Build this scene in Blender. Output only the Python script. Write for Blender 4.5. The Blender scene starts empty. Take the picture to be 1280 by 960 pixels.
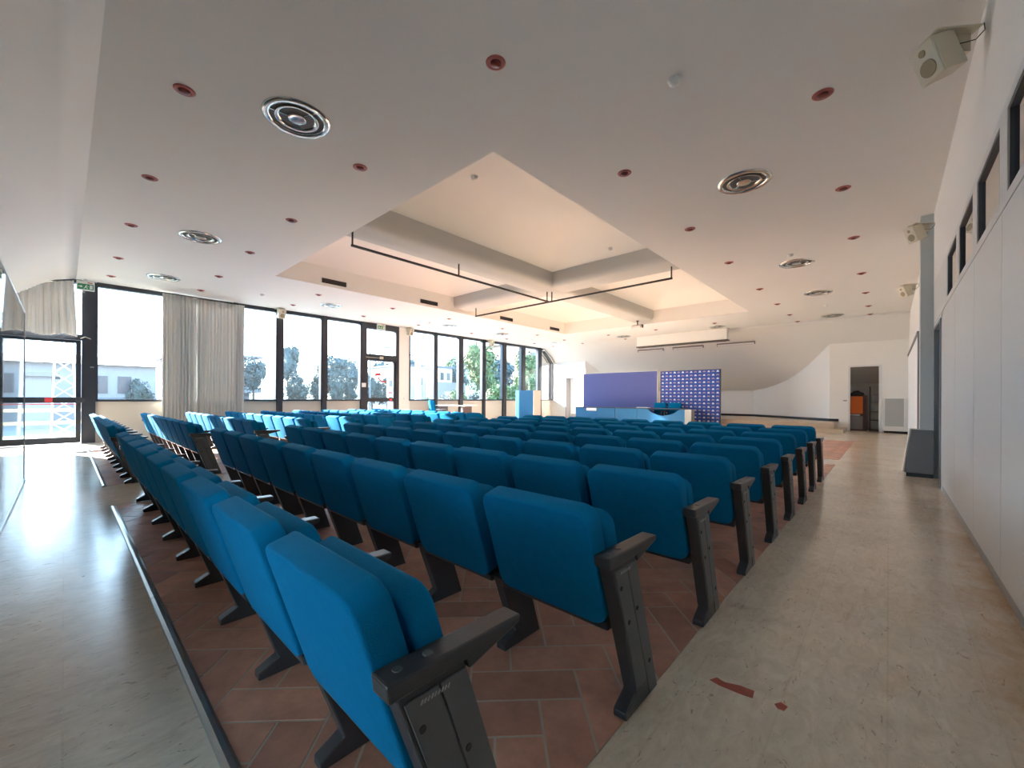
import bpy, bmesh, math, random
from mathutils import Matrix, Vector
random.seed(7)
SC = bpy.context.scene
COL = SC.collection
PI = math.pi

# ------------------------------------------------------------------ camera
cam_d = bpy.data.cameras.new('camera')
cam = bpy.data.objects.new('camera', cam_d)
COL.objects.link(cam)
cam_d.sensor_width = 36.0
cam_d.lens = 513.58 / 1280 * 36
cam_d.shift_y = 17.44 / 1280
cam_d.clip_start = 0.02
cam_d.clip_end = 600
cam.matrix_world = (Matrix.Translation((0, 0, 1.2)) @ Matrix.Rotation(math.radians(42.524), 4, 'Z')
                    @ Matrix.Rotation(PI / 2, 4, 'X') @ Matrix.Rotation(math.radians(0.25), 4, 'Z'))
SC.camera = cam

# ------------------------------------------------------------------ light, sky, exposure
SKY = 3.6
w = bpy.data.worlds.new('sky')
SC.world = w
w.use_nodes = True
nt = w.node_tree
nt.nodes.clear()
wo = nt.nodes.new('ShaderNodeOutputWorld')
bg = nt.nodes.new('ShaderNodeBackground')
tc = nt.nodes.new('ShaderNodeTexCoord')
sx = nt.nodes.new('ShaderNodeSeparateXYZ')
cr = nt.nodes.new('ShaderNodeValToRGB')
e = cr.color_ramp.elements
e[0].position = 0.0
e[0].color = (0.62, 0.66, 0.70, 1)
e[1].position = 0.75
e[1].color = (0.27, 0.56, 0.92, 1)
m_ = e.new(0.05)
m_.color = (0.60, 0.82, 1.0, 1)
nt.links.new(tc.outputs['Generated'], sx.inputs[0])
nt.links.new(sx.outputs['Z'], cr.inputs[0])
nt.links.new(cr.outputs[0], bg.inputs[0])
bg.inputs[1].default_value = SKY
nt.links.new(bg.outputs[0], wo.inputs[0])

sun_d = bpy.data.lights.new('sun', 'SUN')
sun_d.energy = 18
sun_d.color = (1.0, 0.93, 0.84)
sun_d.angle = math.radians(0.6)
sun = bpy.data.objects.new('sun', sun_d)
COL.objects.link(sun)
sun.location = (-40, -12, 30)
sun.rotation_euler = Vector((1, 0.33, -0.45)).to_track_quat('-Z', 'Y').to_euler()

SC.view_settings.view_transform = 'Standard'
SC.view_settings.look = 'None'
SC.view_settings.gamma = 1.0
SC.view_settings.use_curve_mapping = False
SC.view_settings.exposure = 1.95
SC.cycles.max_bounces = 12
SC.cycles.diffuse_bounces = 7
SC.cycles.glossy_bounces = 4
SC.cycles.transparent_max_bounces = 16
SC.cycles.sample_clamp_indirect = 8.0


# ------------------------------------------------------------------ materials
def srgb(r, g, b):
    f = lambda c: (c / 255 / 12.92) if c <= 10 else ((c / 255 + 0.055) / 1.055) ** 2.4
    return (f(r), f(g), f(b), 1)


def mat(name, col, rough=0.6, metal=0.0, spec=0.5, noise=0.0, nscale=8.0, bump=0.0, bscale=60.0, sheen=0.0, coat=0.0):
    m = bpy.data.materials.new(name)
    m.use_nodes = True
    t = m.node_tree
    p = t.nodes['Principled BSDF']
    if len(col) == 3:
        col = (*col, 1)
    p.inputs['Base Color'].default_value = col
    p.inputs['Roughness'].default_value = rough
    p.inputs['Metallic'].default_value = metal
    p.inputs['Specular IOR Level'].default_value = spec
    p.inputs['Sheen Weight'].default_value = sheen
    p.inputs['Coat Weight'].default_value = coat
    co = t.nodes.new('ShaderNodeTexCoord')
    if noise:
        n = t.nodes.new('ShaderNodeTexNoise')
        n.inputs['Scale'].default_value = nscale
        n.inputs['Detail'].default_value = 5
        t.links.new(co.outputs['Object'], n.inputs['Vector'])
        mx = t.nodes.new('ShaderNodeMix')
        mx.data_type = 'RGBA'
        mx.inputs['A'].default_value = tuple(c * (1 - noise) for c in col[:3]) + (1,)
        mx.inputs['B'].default_value = tuple(min(1, c * (1 + noise)) for c in col[:3]) + (1,)
        t.links.new(n.outputs['Fac'], mx.inputs['Factor'])
        t.links.new(mx.outputs['Result'], p.inputs['Base Color'])
    if bump:
        n2 = t.nodes.new('ShaderNodeTexNoise')
        n2.inputs['Scale'].default_value = bscale
        n2.inputs['Detail'].default_value = 3
        t.links.new(co.outputs['Object'], n2.inputs['Vector'])
        b = t.nodes.new('ShaderNodeBump')
        b.inputs['Strength'].default_value = bump
        b.inputs['Distance'].default_value = 0.01
        t.links.new(n2.outputs['Fac'], b.inputs['Height'])
        t.links.new(b.outputs[0], p.inputs['Normal'])
    return m


M = {}
M['ceiling'] = mat('ceiling_plaster', (0.80, 0.785, 0.75), 0.75, noise=0.015, nscale=1.2)
M['recess'] = mat('cream_recess_plaster', (0.84, 0.81, 0.755), 0.75)
M['beam'] = mat('light_grey_beam', (0.56, 0.555, 0.52), 0.7)  # one even grey, darker than the recess plaster
M['plaster'] = mat('wall_plaster', (0.86, 0.84, 0.80), 0.7, noise=0.02, nscale=1.5)
M['white_wall'] = mat('white_wall', (0.86, 0.86, 0.85), 0.6)
M['under_window'] = mat('cream_plaster', (0.72, 0.66, 0.57), 0.7, noise=0.03, nscale=3)
M['panel'] = mat('laminate_panel', (0.72, 0.735, 0.74), 0.28, noise=0.02, nscale=2)
M['joint'] = mat('panel_joint', (0.12, 0.12, 0.12), 0.6)
M['alu'] = mat('light_aluminium', (0.72, 0.72, 0.71), 0.35)
M['pilaster'] = mat('grey_green_paint', (0.50, 0.54, 0.54), 0.5)
M['win_frame'] = mat('dark_window_frame', (0.030, 0.034, 0.045), 0.35, noise=0.15, nscale=3)
M['black_metal'] = mat('black_lacquer', (0.042, 0.042, 0.046), 0.34, noise=0.15, nscale=12, bump=0.05, bscale=120)
M['side_cover'] = mat('charcoal_cover', (0.105, 0.108, 0.112), 0.40, noise=0.12, nscale=15, bump=0.04, bscale=200)
M['fabric'] = mat('blue_upholstery', (0.0, 0.165, 0.36), 0.85, spec=0.08, noise=0.12, nscale=24, bump=0.25, bscale=260, sheen=0.04)
M['fabric'].node_tree.nodes['Principled BSDF'].inputs['Sheen Tint'].default_value = (0.2, 0.75, 1, 1)
M['steel'] = mat('steel_trim', (0.45, 0.46, 0.44), 0.32, metal=0.9, noise=0.1, nscale=10)
M['chrome'] = mat('polished_metal', (0.62, 0.63, 0.60), 0.14, metal=1.0)
M['dark_void'] = mat('dark_inside', (0.015, 0.015, 0.015), 0.7)
M['red_ring'] = mat('red_anodised_rim', (0.42, 0.10, 0.09), 0.4)
M['red_lamp'] = mat('dark_red_reflector', (0.20, 0.035, 0.03), 0.3)
M['white_plastic'] = mat('white_plastic', (0.78, 0.77, 0.74), 0.4)
M['beige_plastic'] = mat('beige_plastic', (0.62, 0.57, 0.44), 0.45)
M['beige_grille'] = mat('beige_grille', (0.30, 0.25, 0.15), 0.6)
M['vent_grey'] = mat('vent_louvre_grey', (0.10, 0.095, 0.085), 0.5)
M['rail'] = mat('dark_track', (0.035, 0.028, 0.022), 0.5)
M['desk_blue'] = mat('desk_blue_panel', (0.003, 0.12, 0.29), 0.45)
M['desk_top'] = mat('dark_desk_top', (0.03, 0.04, 0.05), 0.35)
M['screen_blue'] = mat('violet_blue_board', (0.075, 0.095, 0.31), 0.6, noise=0.05, nscale=2)
M['backdrop'] = mat('printed_blue_backdrop', (0.012, 0.06, 0.36), 0.5, noise=0.25, nscale=1.5)
M['logo_white'] = mat('white_print', (0.70, 0.78, 0.86), 0.5)
M['logo_tan'] = mat('greyish_pink_print', (0.36, 0.27, 0.33), 0.5)
M['orange'] = mat('orange_laminate', (0.75, 0.15, 0.005), 0.4)
M['maroon'] = mat('dark_maroon', (0.05, 0.012, 0.015), 0.5)
M['grey_lam'] = mat('grey_laminate', (0.20, 0.18, 0.18), 0.5)
M['grey_panel'] = mat('grey_steel_panel', (0.40, 0.40, 0.385), 0.45)
M['box_grey'] = mat('blue_grey_casing', (0.26, 0.29, 0.32), 0.4)
M['curtain'] = None
M['exit_green'] = mat('exit_sign_green', (0.02, 0.25, 0.10), 0.4)
M['sign_red'] = mat('red_sticker', (0.60, 0.05, 0.06), 0.5)
M['step_stone'] = mat('beige_stone_step', (0.56, 0.44, 0.32), 0.35, noise=0.12, nscale=6)
M['skirting'] = mat('black_skirting', (0.015, 0.015, 0.018), 0.4)
M['wood_rail'] = mat('pale_wood_rail', (0.45, 0.36, 0.20), 0.7)
M['leaf_dark'] = mat('dark_leaves', (0.014, 0.030, 0.026), 0.7, noise=0.4, nscale=1.5)
M['leaf_mid'] = mat('green_leaves', (0.045, 0.080, 0.018), 0.7, noise=0.45, nscale=1.2)
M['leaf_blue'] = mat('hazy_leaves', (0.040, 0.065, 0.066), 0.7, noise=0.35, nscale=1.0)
M['bark'] = mat('bark', (0.06, 0.045, 0.035), 0.9)
M['far_wall'] = mat('pale_render', (0.17, 0.165, 0.165), 0.8, noise=0.05, nscale=1)
M['far_wall_b'] = mat('grey_render', (0.09, 0.10, 0.12), 0.8, noise=0.05, nscale=1)
M['far_roof'] = mat('roof_tiles', (0.13, 0.12, 0.13), 0.8, noise=0.15, nscale=3)
M['far_glass'] = mat('far_dark_window', (0.03, 0.035, 0.045), 0.2)
M['pole_white'] = mat('pale_concrete_pole', (0.40, 0.40, 0.40), 0.7)
M['ground'] = mat('yard_ground', (0.16, 0.155, 0.14), 0.9, noise=0.2, nscale=0.6)
M['lawn'] = mat('verge_grass', (0.06, 0.10, 0.03), 0.9, noise=0.4, nscale=4)
M['hill'] = mat('wooded_hill', (0.045, 0.075, 0.055), 0.95, noise=0.5, nscale=0.25)
M['pink_wall'] = mat('pinkish_render', (0.24, 0.17, 0.13), 0.85)
M['grout'] = mat('grout', (0.50, 0.43, 0.35), 0.85)
M['paper'] = mat('white_paper', (0.80, 0.82, 0.85), 0.7)


def make_curtain_mat():
    m = bpy.data.materials.new('curtain_cloth')
    m.use_nodes = True
    t = m.node_tree
    t.nodes.clear()
    o = t.nodes.new('ShaderNodeOutputMaterial')
    d = t.nodes.new('ShaderNodeBsdfDiffuse')
    d.inputs[0].default_value = (0.80, 0.785, 0.755, 1)
    tr = t.nodes.new('ShaderNodeBsdfTranslucent')
    tr.inputs[0].default_value = (0.50, 0.48, 0.45, 1)
    mx = t.nodes.new('ShaderNodeMixShader')
    mx.inputs[0].default_value = 0.10
    t.links.new(d.outputs[0], mx.inputs[1])
    t.links.new(tr.outputs[0], mx.inputs[2])
    t.links.new(mx.outputs[0], o.inputs[0])
    return m


M['curtain'] = make_curtain_mat()


def make_glass(name, tint, haze, haze_col=(1, 1, 1), gloss=1.0):
    """Thin pane: clear transmission, Fresnel reflection and a little light scattered by dust on the glass."""
    m = bpy.data.materials.new(name)
    m.use_nodes = True
    t = m.node_tree
    t.nodes.clear()
    o = t.nodes.new('ShaderNodeOutputMaterial')
    tr = t.nodes.new('ShaderNodeBsdfTransparent')
    tr.inputs[0].default_value = (*tint, 1)
    hz = t.nodes.new('ShaderNodeBsdfTranslucent')
    hz.inputs[0].default_value = (*haze_col, 1)
    m1 = t.nodes.new('ShaderNodeMixShader')
    m1.inputs[0].default_value = haze
    gl = t.nodes.new('ShaderNodeBsdfGlossy')
    gl.inputs['Roughness'].default_value = 0.02
    fr = t.nodes.new('ShaderNodeFresnel')
    fr.inputs[0].default_value = 1.45
    mu = t.nodes.new('ShaderNodeMath')
    mu.operation = 'MULTIPLY'
    mu.inputs[1].default_value = gloss
    m2 = t.nodes.new('ShaderNodeMixShader')
    t.links.new(tr.outputs[0], m1.inputs[1])
    t.links.new(hz.outputs[0], m1.inputs[2])
    t.links.new(fr.outputs[0], mu.inputs[0])
    t.links.new(mu.outputs[0], m2.inputs[0])
    t.links.new(m1.outputs[0], m2.inputs[1])
    t.links.new(gl.outputs[0], m2.inputs[2])
    t.links.new(m2.outputs[0], o.inputs[0])
    return m


M['glass'] = make_glass('window_glass', (0.93, 0.96, 0.97), 0.005, (0.85, 0.93, 1.0))
M['tint_glass'] = make_glass('blue_tinted_glass', (0.72, 0.83, 0.88), 0.10, (0.6, 0.75, 0.85))
M['clere_glass'] = make_glass('clerestory_glass', (0.80, 0.85, 0.82), 0.04, (0.7, 0.75, 0.7), 1.0)


def make_travertine():
    m = bpy.data.materials.new('travertine')
    m.use_nodes = True
    t = m.node_tree
    p = t.nodes['Principled BSDF']
    co = t.nodes.new('ShaderNodeTexCoord')

    def noise(scale, sx_, sy_, det=6, rough=0.6, dist=0.0):
        mp = t.nodes.new('ShaderNodeMapping')
        mp.inputs['Scale'].default_value = (sx_, sy_, 1)
        n = t.nodes.new('ShaderNodeTexNoise')
        n.inputs['Scale'].default_value = scale
        n.inputs['Detail'].default_value = det
        n.inputs['Roughness'].default_value = rough
        n.inputs['Distortion'].default_value = dist
        t.links.new(co.outputs['Object'], mp.inputs[0])
        t.links.new(mp.outputs[0], n.inputs['Vector'])
        return n

    def ramp(src, a, b, ca, cb):
        r = t.nodes.new('ShaderNodeValToRGB')
        r.color_ramp.elements[0].position = a
        r.color_ramp.elements[1].position = b
        r.color_ramp.elements[0].color = ca
        r.color_ramp.elements[1].color = cb
        t.links.new(src, r.inputs[0])
        return r.outputs[0]

    def mix(fac, a, b, mode='MIX'):
        x = t.nodes.new('ShaderNodeMix')
        x.data_type = 'RGBA'
        x.blend_type = mode
        if isinstance(fac, float):
            x.inputs['Factor'].default_value = fac
        else:
            t.links.new(fac, x.inputs['Factor'])
        for k, v in (('A', a), ('B', b)):
            if isinstance(v, tuple):
                x.inputs[k].default_value = v
            else:
                t.links.new(v, x.inputs[k])
        return x.outputs['Result']

    big = noise(1.1, 1, 1.6, 5, 0.6, 0.4)
    base = ramp(big.outputs['Fac'], 0.32, 0.70, (0.66, 0.55, 0.42, 1), (0.84, 0.73, 0.58, 1))
    fine = noise(7, 2.4, 1.0, 7, 0.7, 1.2)
    base = mix(0.35, base, ramp(fine.outputs['Fac'], 0.35, 0.65, (0.50, 0.41, 0.30, 1), (0.90, 0.80, 0.66, 1)))
    # filled veins, pits and rusty spots
    pits = noise(11, 2.6, 1.0, 7, 0.72, 1.2)
    base = mix(ramp(pits.outputs['Fac'], 0.60, 0.66, (0, 0, 0, 1), (0.60, 0.60, 0.60, 1)), base, (0.25, 0.155, 0.085, 1))
    rust = noise(3.2, 2.4, 1.0, 7, 0.75, 1.5)
    base = mix(ramp(rust.outputs['Fac'], 0.58, 0.72, (0, 0, 0, 1), (0.50, 0.50, 0.50, 1)), base, (0.36, 0.19, 0.08, 1))
    # slab joints
    br = t.nodes.new('ShaderNodeTexBrick')
    br.offset = 0.37
    br.inputs['Scale'].default_value = 1.0
    br.inputs['Brick Width'].default_value = 2.2
    br.inputs['Row Height'].default_value = 0.31
    br.inputs['Mortar Size'].default_value = 0.004
    br.inputs['Mortar Smooth'].default_value = 0.1
    br.inputs['Color1'].default_value = (1, 1, 1, 1)
    br.inputs['Color2'].default_value = (0.95, 0.94, 0.92, 1)
    br.inputs['Mortar'].default_value = (0.92, 0.90, 0.87, 1)
    rot = t.nodes.new('ShaderNodeMapping')
    rot.inputs['Rotation'].default_value = (0, 0, PI / 2)
    t.links.new(co.outputs['Object'], rot.inputs[0])
    t.links.new(rot.outputs[0], br.inputs['Vector'])
    base = mix(1.0, base, br.outputs['Color'], 'MULTIPLY')
    # worn orange stain along the foot of the partition
    sp = t.nodes.new('ShaderNodeSeparateXYZ')
    t.links.new(co.outputs['Object'], sp.inputs[0])
    mr = t.nodes.new('ShaderNodeMapRange')
    mr.inputs['From Min'].default_value = 0.16
    mr.inputs['From Max'].default_value = 0.52
    t.links.new(sp.outputs['X'], mr.inputs['Value'])
    mr2 = t.nodes.new('ShaderNodeMapRange')
    mr2.inputs['From Min'].default_value = 6.6
    mr2.inputs['From Max'].default_value = 4.2
    t.links.new(sp.outputs['Y'], mr2.inputs['Value'])
    mm = t.nodes.new('ShaderNodeMath')
    mm.operation = 'MULTIPLY'
    t.links.new(mr.outputs[0], mm.inputs[0])
    t.links.new(mr2.outputs[0], mm.inputs[1])
    sn = noise(2.2, 1, 1, 4, 0.6, 0.5)
    mm2 = t.nodes.new('ShaderNodeMath')
    mm2.operation = 'MULTIPLY'
    t.links.new(mm.outputs[0], mm2.inputs[0])
    t.links.new(ramp(sn.outputs['Fac'], 0.3, 0.65, (0.1, 0.1, 0.1, 1), (0.85, 0.85, 0.85, 1)), mm2.inputs[1])
    base = mix(mm2.outputs[0], base, (0.42, 0.21, 0.045, 1))
    t.links.new(base, p.inputs['Base Color'])
    rn = noise(2.5, 1, 1, 3, 0.5)
    rr = t.nodes.new('ShaderNodeMapRange')
    rr.inputs['To Min'].default_value = 0.13
    rr.inputs['To Max'].default_value = 0.27
    t.links.new(rn.outputs['Fac'], rr.inputs['Value'])
    t.links.new(rr.outputs[0], p.inputs['Roughness'])
    b = t.nodes.new('ShaderNodeBump')
    b.inputs['Strength'].default_value = 0.12
    b.inputs['Distance'].default_value = 0.004
    t.links.new(pits.outputs['Fac'], b.inputs['Height'])
    t.links.new(b.outputs[0], p.inputs['Normal'])
    return m


M['travertine'] = make_travertine()


def make_brick():
    m = bpy.data.materials.new('terracotta_brick')
    m.use_nodes = True
    t = m.node_tree
    p = t.nodes['Principled BSDF']
    g = t.nodes.new('ShaderNodeNewGeometry')
    r = t.nodes.new('ShaderNodeValToRGB')
    r.color_ramp.elements[0].color = (0.46, 0.235, 0.17, 1)
    r.color_ramp.elements[1].color = (0.66, 0.35, 0.245, 1)
    t.links.new(g.outputs['Random Per Island'], r.inputs[0])
    co = t.nodes.new('ShaderNodeTexCoord')
    n = t.nodes.new('ShaderNodeTexNoise')
    n.inputs['Scale'].default_value = 7
    n.inputs['Detail'].default_value = 7
    n.inputs['Roughness'].default_value = 0.7
    t.links.new(co.outputs['Object'], n.inputs['Vector'])
    r2 = t.nodes.new('ShaderNodeValToRGB')
    r2.color_ramp.elements[0].position = 0.3
    r2.color_ramp.elements[1].position = 0.75
    r2.color_ramp.elements[0].color = (0.72, 0.70, 0.70, 1)
    r2.color_ramp.elements[1].color = (1.18, 1.12, 1.08, 1)
    t.links.new(n.outputs['Fac'], r2.inputs[0])
    x = t.nodes.new('ShaderNodeMix')
    x.data_type = 'RGBA'
    x.blend_type = 'MULTIPLY'
    x.inputs['Factor'].default_value = 1
    t.links.new(r.outputs[0], x.inputs['A'])
    t.links.new(r2.outputs[0], x.inputs['B'])
    t.links.new(x.outputs['Result'], p.inputs['Base Color'])
    p.inputs['Roughness'].default_value = 0.42
    b = t.nodes.new('ShaderNodeBump')
    b.inputs['Strength'].default_value = 0.15
    b.inputs['Distance'].default_value = 0.005
    t.links.new(n.outputs['Fac'], b.inputs['Height'])
    t.links.new(b.outputs[0], p.inputs['Normal'])
    return m


M['brick'] = make_brick()


# ------------------------------------------------------------------ mesh helpers
class MB:
    """Collects simple solids and links them as ONE mesh object."""

    def __init__(s):
        s.v, s.f, s.mi, s.mats = [], [], [], []

    def _m(s, m):
        if m is None:
            return 0
        if m not in s.mats:
            s.mats.append(m)
        return s.mats.index(m)

    def add(s, verts, faces, m=None):
        b = len(s.v)
        k = s._m(m)
        s.v += [tuple(p) for p in verts]
        for f in faces:
            s.f.append([b + i for i in f])
            s.mi.append(k)
        return s

    def box(s, x0, x1, y0, y1, z0, z1, m=None):
        return s.add([(x0, y0, z0), (x1, y0, z0), (x1, y1, z0), (x0, y1, z0), (x0, y0, z1), (x1, y0, z1), (x1, y1, z1), (x0, y1, z1)],
                     [(0, 3, 2, 1), (4, 5, 6, 7), (0, 1, 5, 4), (1, 2, 6, 5), (2, 3, 7, 6), (3, 0, 4, 7)], m)

    def prism(s, poly, a0, a1, axis='x', m=None):
        """poly: 2-D outline in the plane across the axis, extruded from a0 to a1."""
        n = len(poly)
        P = {'x': lambda a, u, v: (a, u, v), 'y': lambda a, u, v: (u, a, v), 'z': lambda a, u, v: (u, v, a)}[axis]
        vs = [P(a0, u, v) for u, v in poly] + [P(a1, u, v) for u, v in poly]
        fs = [tuple(range(n))[::-1], tuple(range(n, 2 * n))] + [(i, (i + 1) % n, n + (i + 1) % n, n + i) for i in range(n)]
        return s.add(vs, fs, m)

    def lathe(s, prof, seg=24, c=(0, 0, 0), m=None):
        vs, fs = [], []
        for i in range(seg):
            a = 2 * PI * i / seg
            for r, z in prof:
                vs.append((c[0] + r * math.cos(a), c[1] + r * math.sin(a), c[2] + z))
        n = len(prof)
        for i in range(seg):
            j = (i + 1) % seg
            for k in range(n - 1):
                fs.append((i * n + k, j * n + k, j * n + k + 1, i * n + k + 1))
        return s.add(vs, fs, m)

    def tube(s, pts, r, seg=8, m=None, caps=True):
        pts = [Vector(p) for p in pts]
        vs, fs = [], []
        for i, p in enumerate(pts):
            d = (pts[min(i + 1, len(pts) - 1)] - pts[max(i - 1, 0)]).normalized()
            up = Vector((0, 0, 1)) if abs(d.z) < 0.95 else Vector((1, 0, 0))
            u = d.cross(up).normalized()
            v = u.cross(d)
            rr = r[i] if isinstance(r, (list, tuple)) else r
            for k in range(seg):
                a = 2 * PI * k / seg
                vs.append(p + u * (rr * math.cos(a)) + v * (rr * math.sin(a)))
        for i in range(len(pts) - 1):
            for k in range(seg):
                l = (k + 1) % seg
                fs.append((i * seg + k, i * seg + l, (i + 1) * seg + l, (i + 1) * seg + k))
        if caps:
            fs.append(tuple(range(seg))[::-1])
            fs.append(tuple((len(pts) - 1) * seg + k for k in range(seg)))
        return s.add(vs, fs, m)

    def slab(s, w_, h, t, r, b, org=(0, 0, 0), U=(1, 0, 0), V=(0, 0, 1), m=None, cs=5, bs=3, taper=0.0):
        """Rounded upholstered slab: w_ x h outline with corner radius r, thickness t along U x V, edge round b."""
        U, V, O = Vector(U).normalized(), Vector(V).normalized(), Vector(org)
        N = U.cross(V)

        def outline(ins):
            out = []
            for cx_, cy_, a0 in ((w_ / 2, h, 0), (-w_ / 2, h, PI / 2), (-w_ / 2, 0, PI), (w_ / 2, 0, 1.5 * PI)):
                rr = r
                ccx = cx_ - math.copysign(rr, cx_)
                ccy = (h - rr) if cy_ > 0 else rr
                for k in range(cs + 1):
                    a = a0 + PI / 2 * k / cs
                    out.append((ccx + (rr - ins) * math.cos(a), ccy + (rr - ins) * math.sin(a)))
            return out
        rings = []
        for k in range(bs + 1):
            a = PI / 2 * k / bs
            rings.append((b * (1 - math.sin(a)), b * (1 - math.cos(a))))
        rings = rings + [(i, t - d) for i, d in rings[::-1]]
        vs, fs = [], []
        n = 0
        for ins, d in rings:
            ol = outline(ins)
            n = len(ol)
            vs += [O + U * x + V * y + N * d for x, y in ol]
        for q in range(len(rings) - 1):
            for k in range(n):
                l = (k + 1) % n
                fs.append((q * n + k, q * n + l, (q + 1) * n + l, (q + 1) * n + k))
        fs.append(tuple(range(n))[::-1])
        fs.append(tuple((len(rings) - 1) * n + k for k in range(n)))
        return s.add(vs, fs, m)

    def mesh(s, name, m=None, smooth=False, bevel=0.0):
        me = bpy.data.meshes.new(name)
        me.from_pydata(s.v, [], s.f)
        for k in (s.mats or [m]):
            me.materials.append(k)
        if s.mats:
            me.polygons.foreach_set('material_index', s.mi)
        bm = bmesh.new()
        bm.from_mesh(me)
        bmesh.ops.recalc_face_normals(bm, faces=bm.faces)
        if bevel:
            ed = [ed for ed in bm.edges if len(ed.link_faces) == 2 and ed.calc_face_angle(0) > 0.6]
            bmesh.ops.bevel(bm, geom=ed, offset=bevel, segments=2, affect='EDGES', profile=0.5, clamp_overlap=True)
        bm.to_mesh(me)
        bm.free()
        if smooth:
            me.polygons.foreach_set('use_smooth', [True] * len(me.polygons))
        return me

    def build(s, name, m=None, parent=None, smooth=False, bevel=0.0, loc=None, rot=None):
        return link(name, s.mesh(name, m, smooth, bevel), parent, loc, rot)


def link(name, me, parent=None, loc=None, rot=None):
    o = bpy.data.objects.new(name, me)
    COL.objects.link(o)
    if parent is not None:
        o.parent = parent
    if loc is not None:
        o.location = loc
    if rot is not None:
        o.rotation_euler = rot
    return o


def tag(o, label, cat, group=None, kind=None):
    o['label'] = label
    o['category'] = cat
    if group:
        o['group'] = group
    if kind:
        o['kind'] = kind
    return o


def thing(name, label, cat, loc=(0, 0, 0), rz=0.0, group=None):
    o = bpy.data.objects.new(name, None)
    o.empty_display_size = 0.1
    COL.objects.link(o)
    o.location = loc
    o.rotation_euler = (0, 0, rz)
    return tag(o, label, cat, group)


def struct(mb, name, m=None, label=None, parent=None, smooth=False, bevel=0.0):
    o = mb.build(name, m, parent, smooth, bevel)
    if parent is None:
        o['kind'] = 'structure'
        if label:
            o['label'] = label
    return o


def copy_tree(o, parent=None):
    c = o.copy()
    COL.objects.link(c)
    if parent is not None:
        c.parent = parent
    for ch in list(o.children):
        copy_tree(ch, c)
    return c


ORD = ['first', 'second', 'third', 'fourth', 'fifth', 'sixth', 'seventh', 'eighth', 'ninth', 'tenth', 'eleventh']

# ------------------------------------------------------------------ key dimensions
XW, XR = -15.18, 0.52          # window wall, partition wall
YF, YN = 20.15, -1.00          # flat end walls
ZC = 4.15                      # flat ceiling
YC1, YC0 = 18.95, 0.20         # creases where the ceiling starts to curve down
PROF = [(0, 4.15), (0.25, 4.08), (0.45, 3.98), (0.65, 3.84), (0.85, 3.68), (1.05, 3.49), (1.23, 3.32), (1.53, 2.97), (1.83, 2.62), (2.24, 2.26),
        (2.58, 2.04), (2.99, 1.85), (3.44, 1.71), (3.98, 1.62), (4.4, 1.60)]
RX0, RX1, RY0, RY1 = -11.03, -3.50, 3.47, 15.60   # ceiling recess
ZR = 4.66


def prof_z(s):
    if s <= 0:
        return ZC
    for (a, za), (b, zb) in zip(PROF, PROF[1:]):
        if a <= s <= b:
            return za + (zb - za) * (s - a) / (b - a)
    return PROF[-1][1]


# ------------------------------------------------------------------ floor
struct(MB().box(XW - 0.35, 2.2, -4.6, 23.3, -0.12, 0.0), 'floor', M['travertine'], 'pale travertine slab floor with pits and rusty veins')

# worn reddish patches showing in the stone
fl = bpy.data.objects['floor']
M['red_patch'] = mat('red_worn_patch', (0.42, 0.09, 0.06), 0.5, noise=0.3, nscale=30)
for pp in ([(-0.560, 1.866), (-0.542, 1.903), (-0.508, 1.894), (-0.455, 1.916), (-0.403, 1.920), (-0.398, 1.870), (-0.431, 1.863), (-0.474, 1.860), (-0.519, 1.857)], [(-0.328, 1.893), (-0.311, 1.921), (-0.286, 1.910), (-0.293, 1.875), (-0.314, 1.873)]):
    MB().prism(pp, 0.0, 0.0012, 'z').build('worn_patch', M['red_patch'], fl)

BL, BW, GJ = 0.45, 0.174, 0.010


def _inv():
    # world offset -> (j, k) lattice numbers of the herringbone
    c = math.cos(PI / 4)
    a, b, d, e_ = BL + BW, BW, BW - BL, BW
    det = a * e_ - b * d
    # u = (x + y) c, v = (y - x) c ; j = (e u - b v)/det, k = (a v - d u)/det
    j_ = ((e_ * c + b * c) / det, (e_ * c - b * c) / det)
    k_ = ((-a * c - d * c) / det, (a * c - d * c) / det)
    return j_, k_


W_S = _inv()


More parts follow.
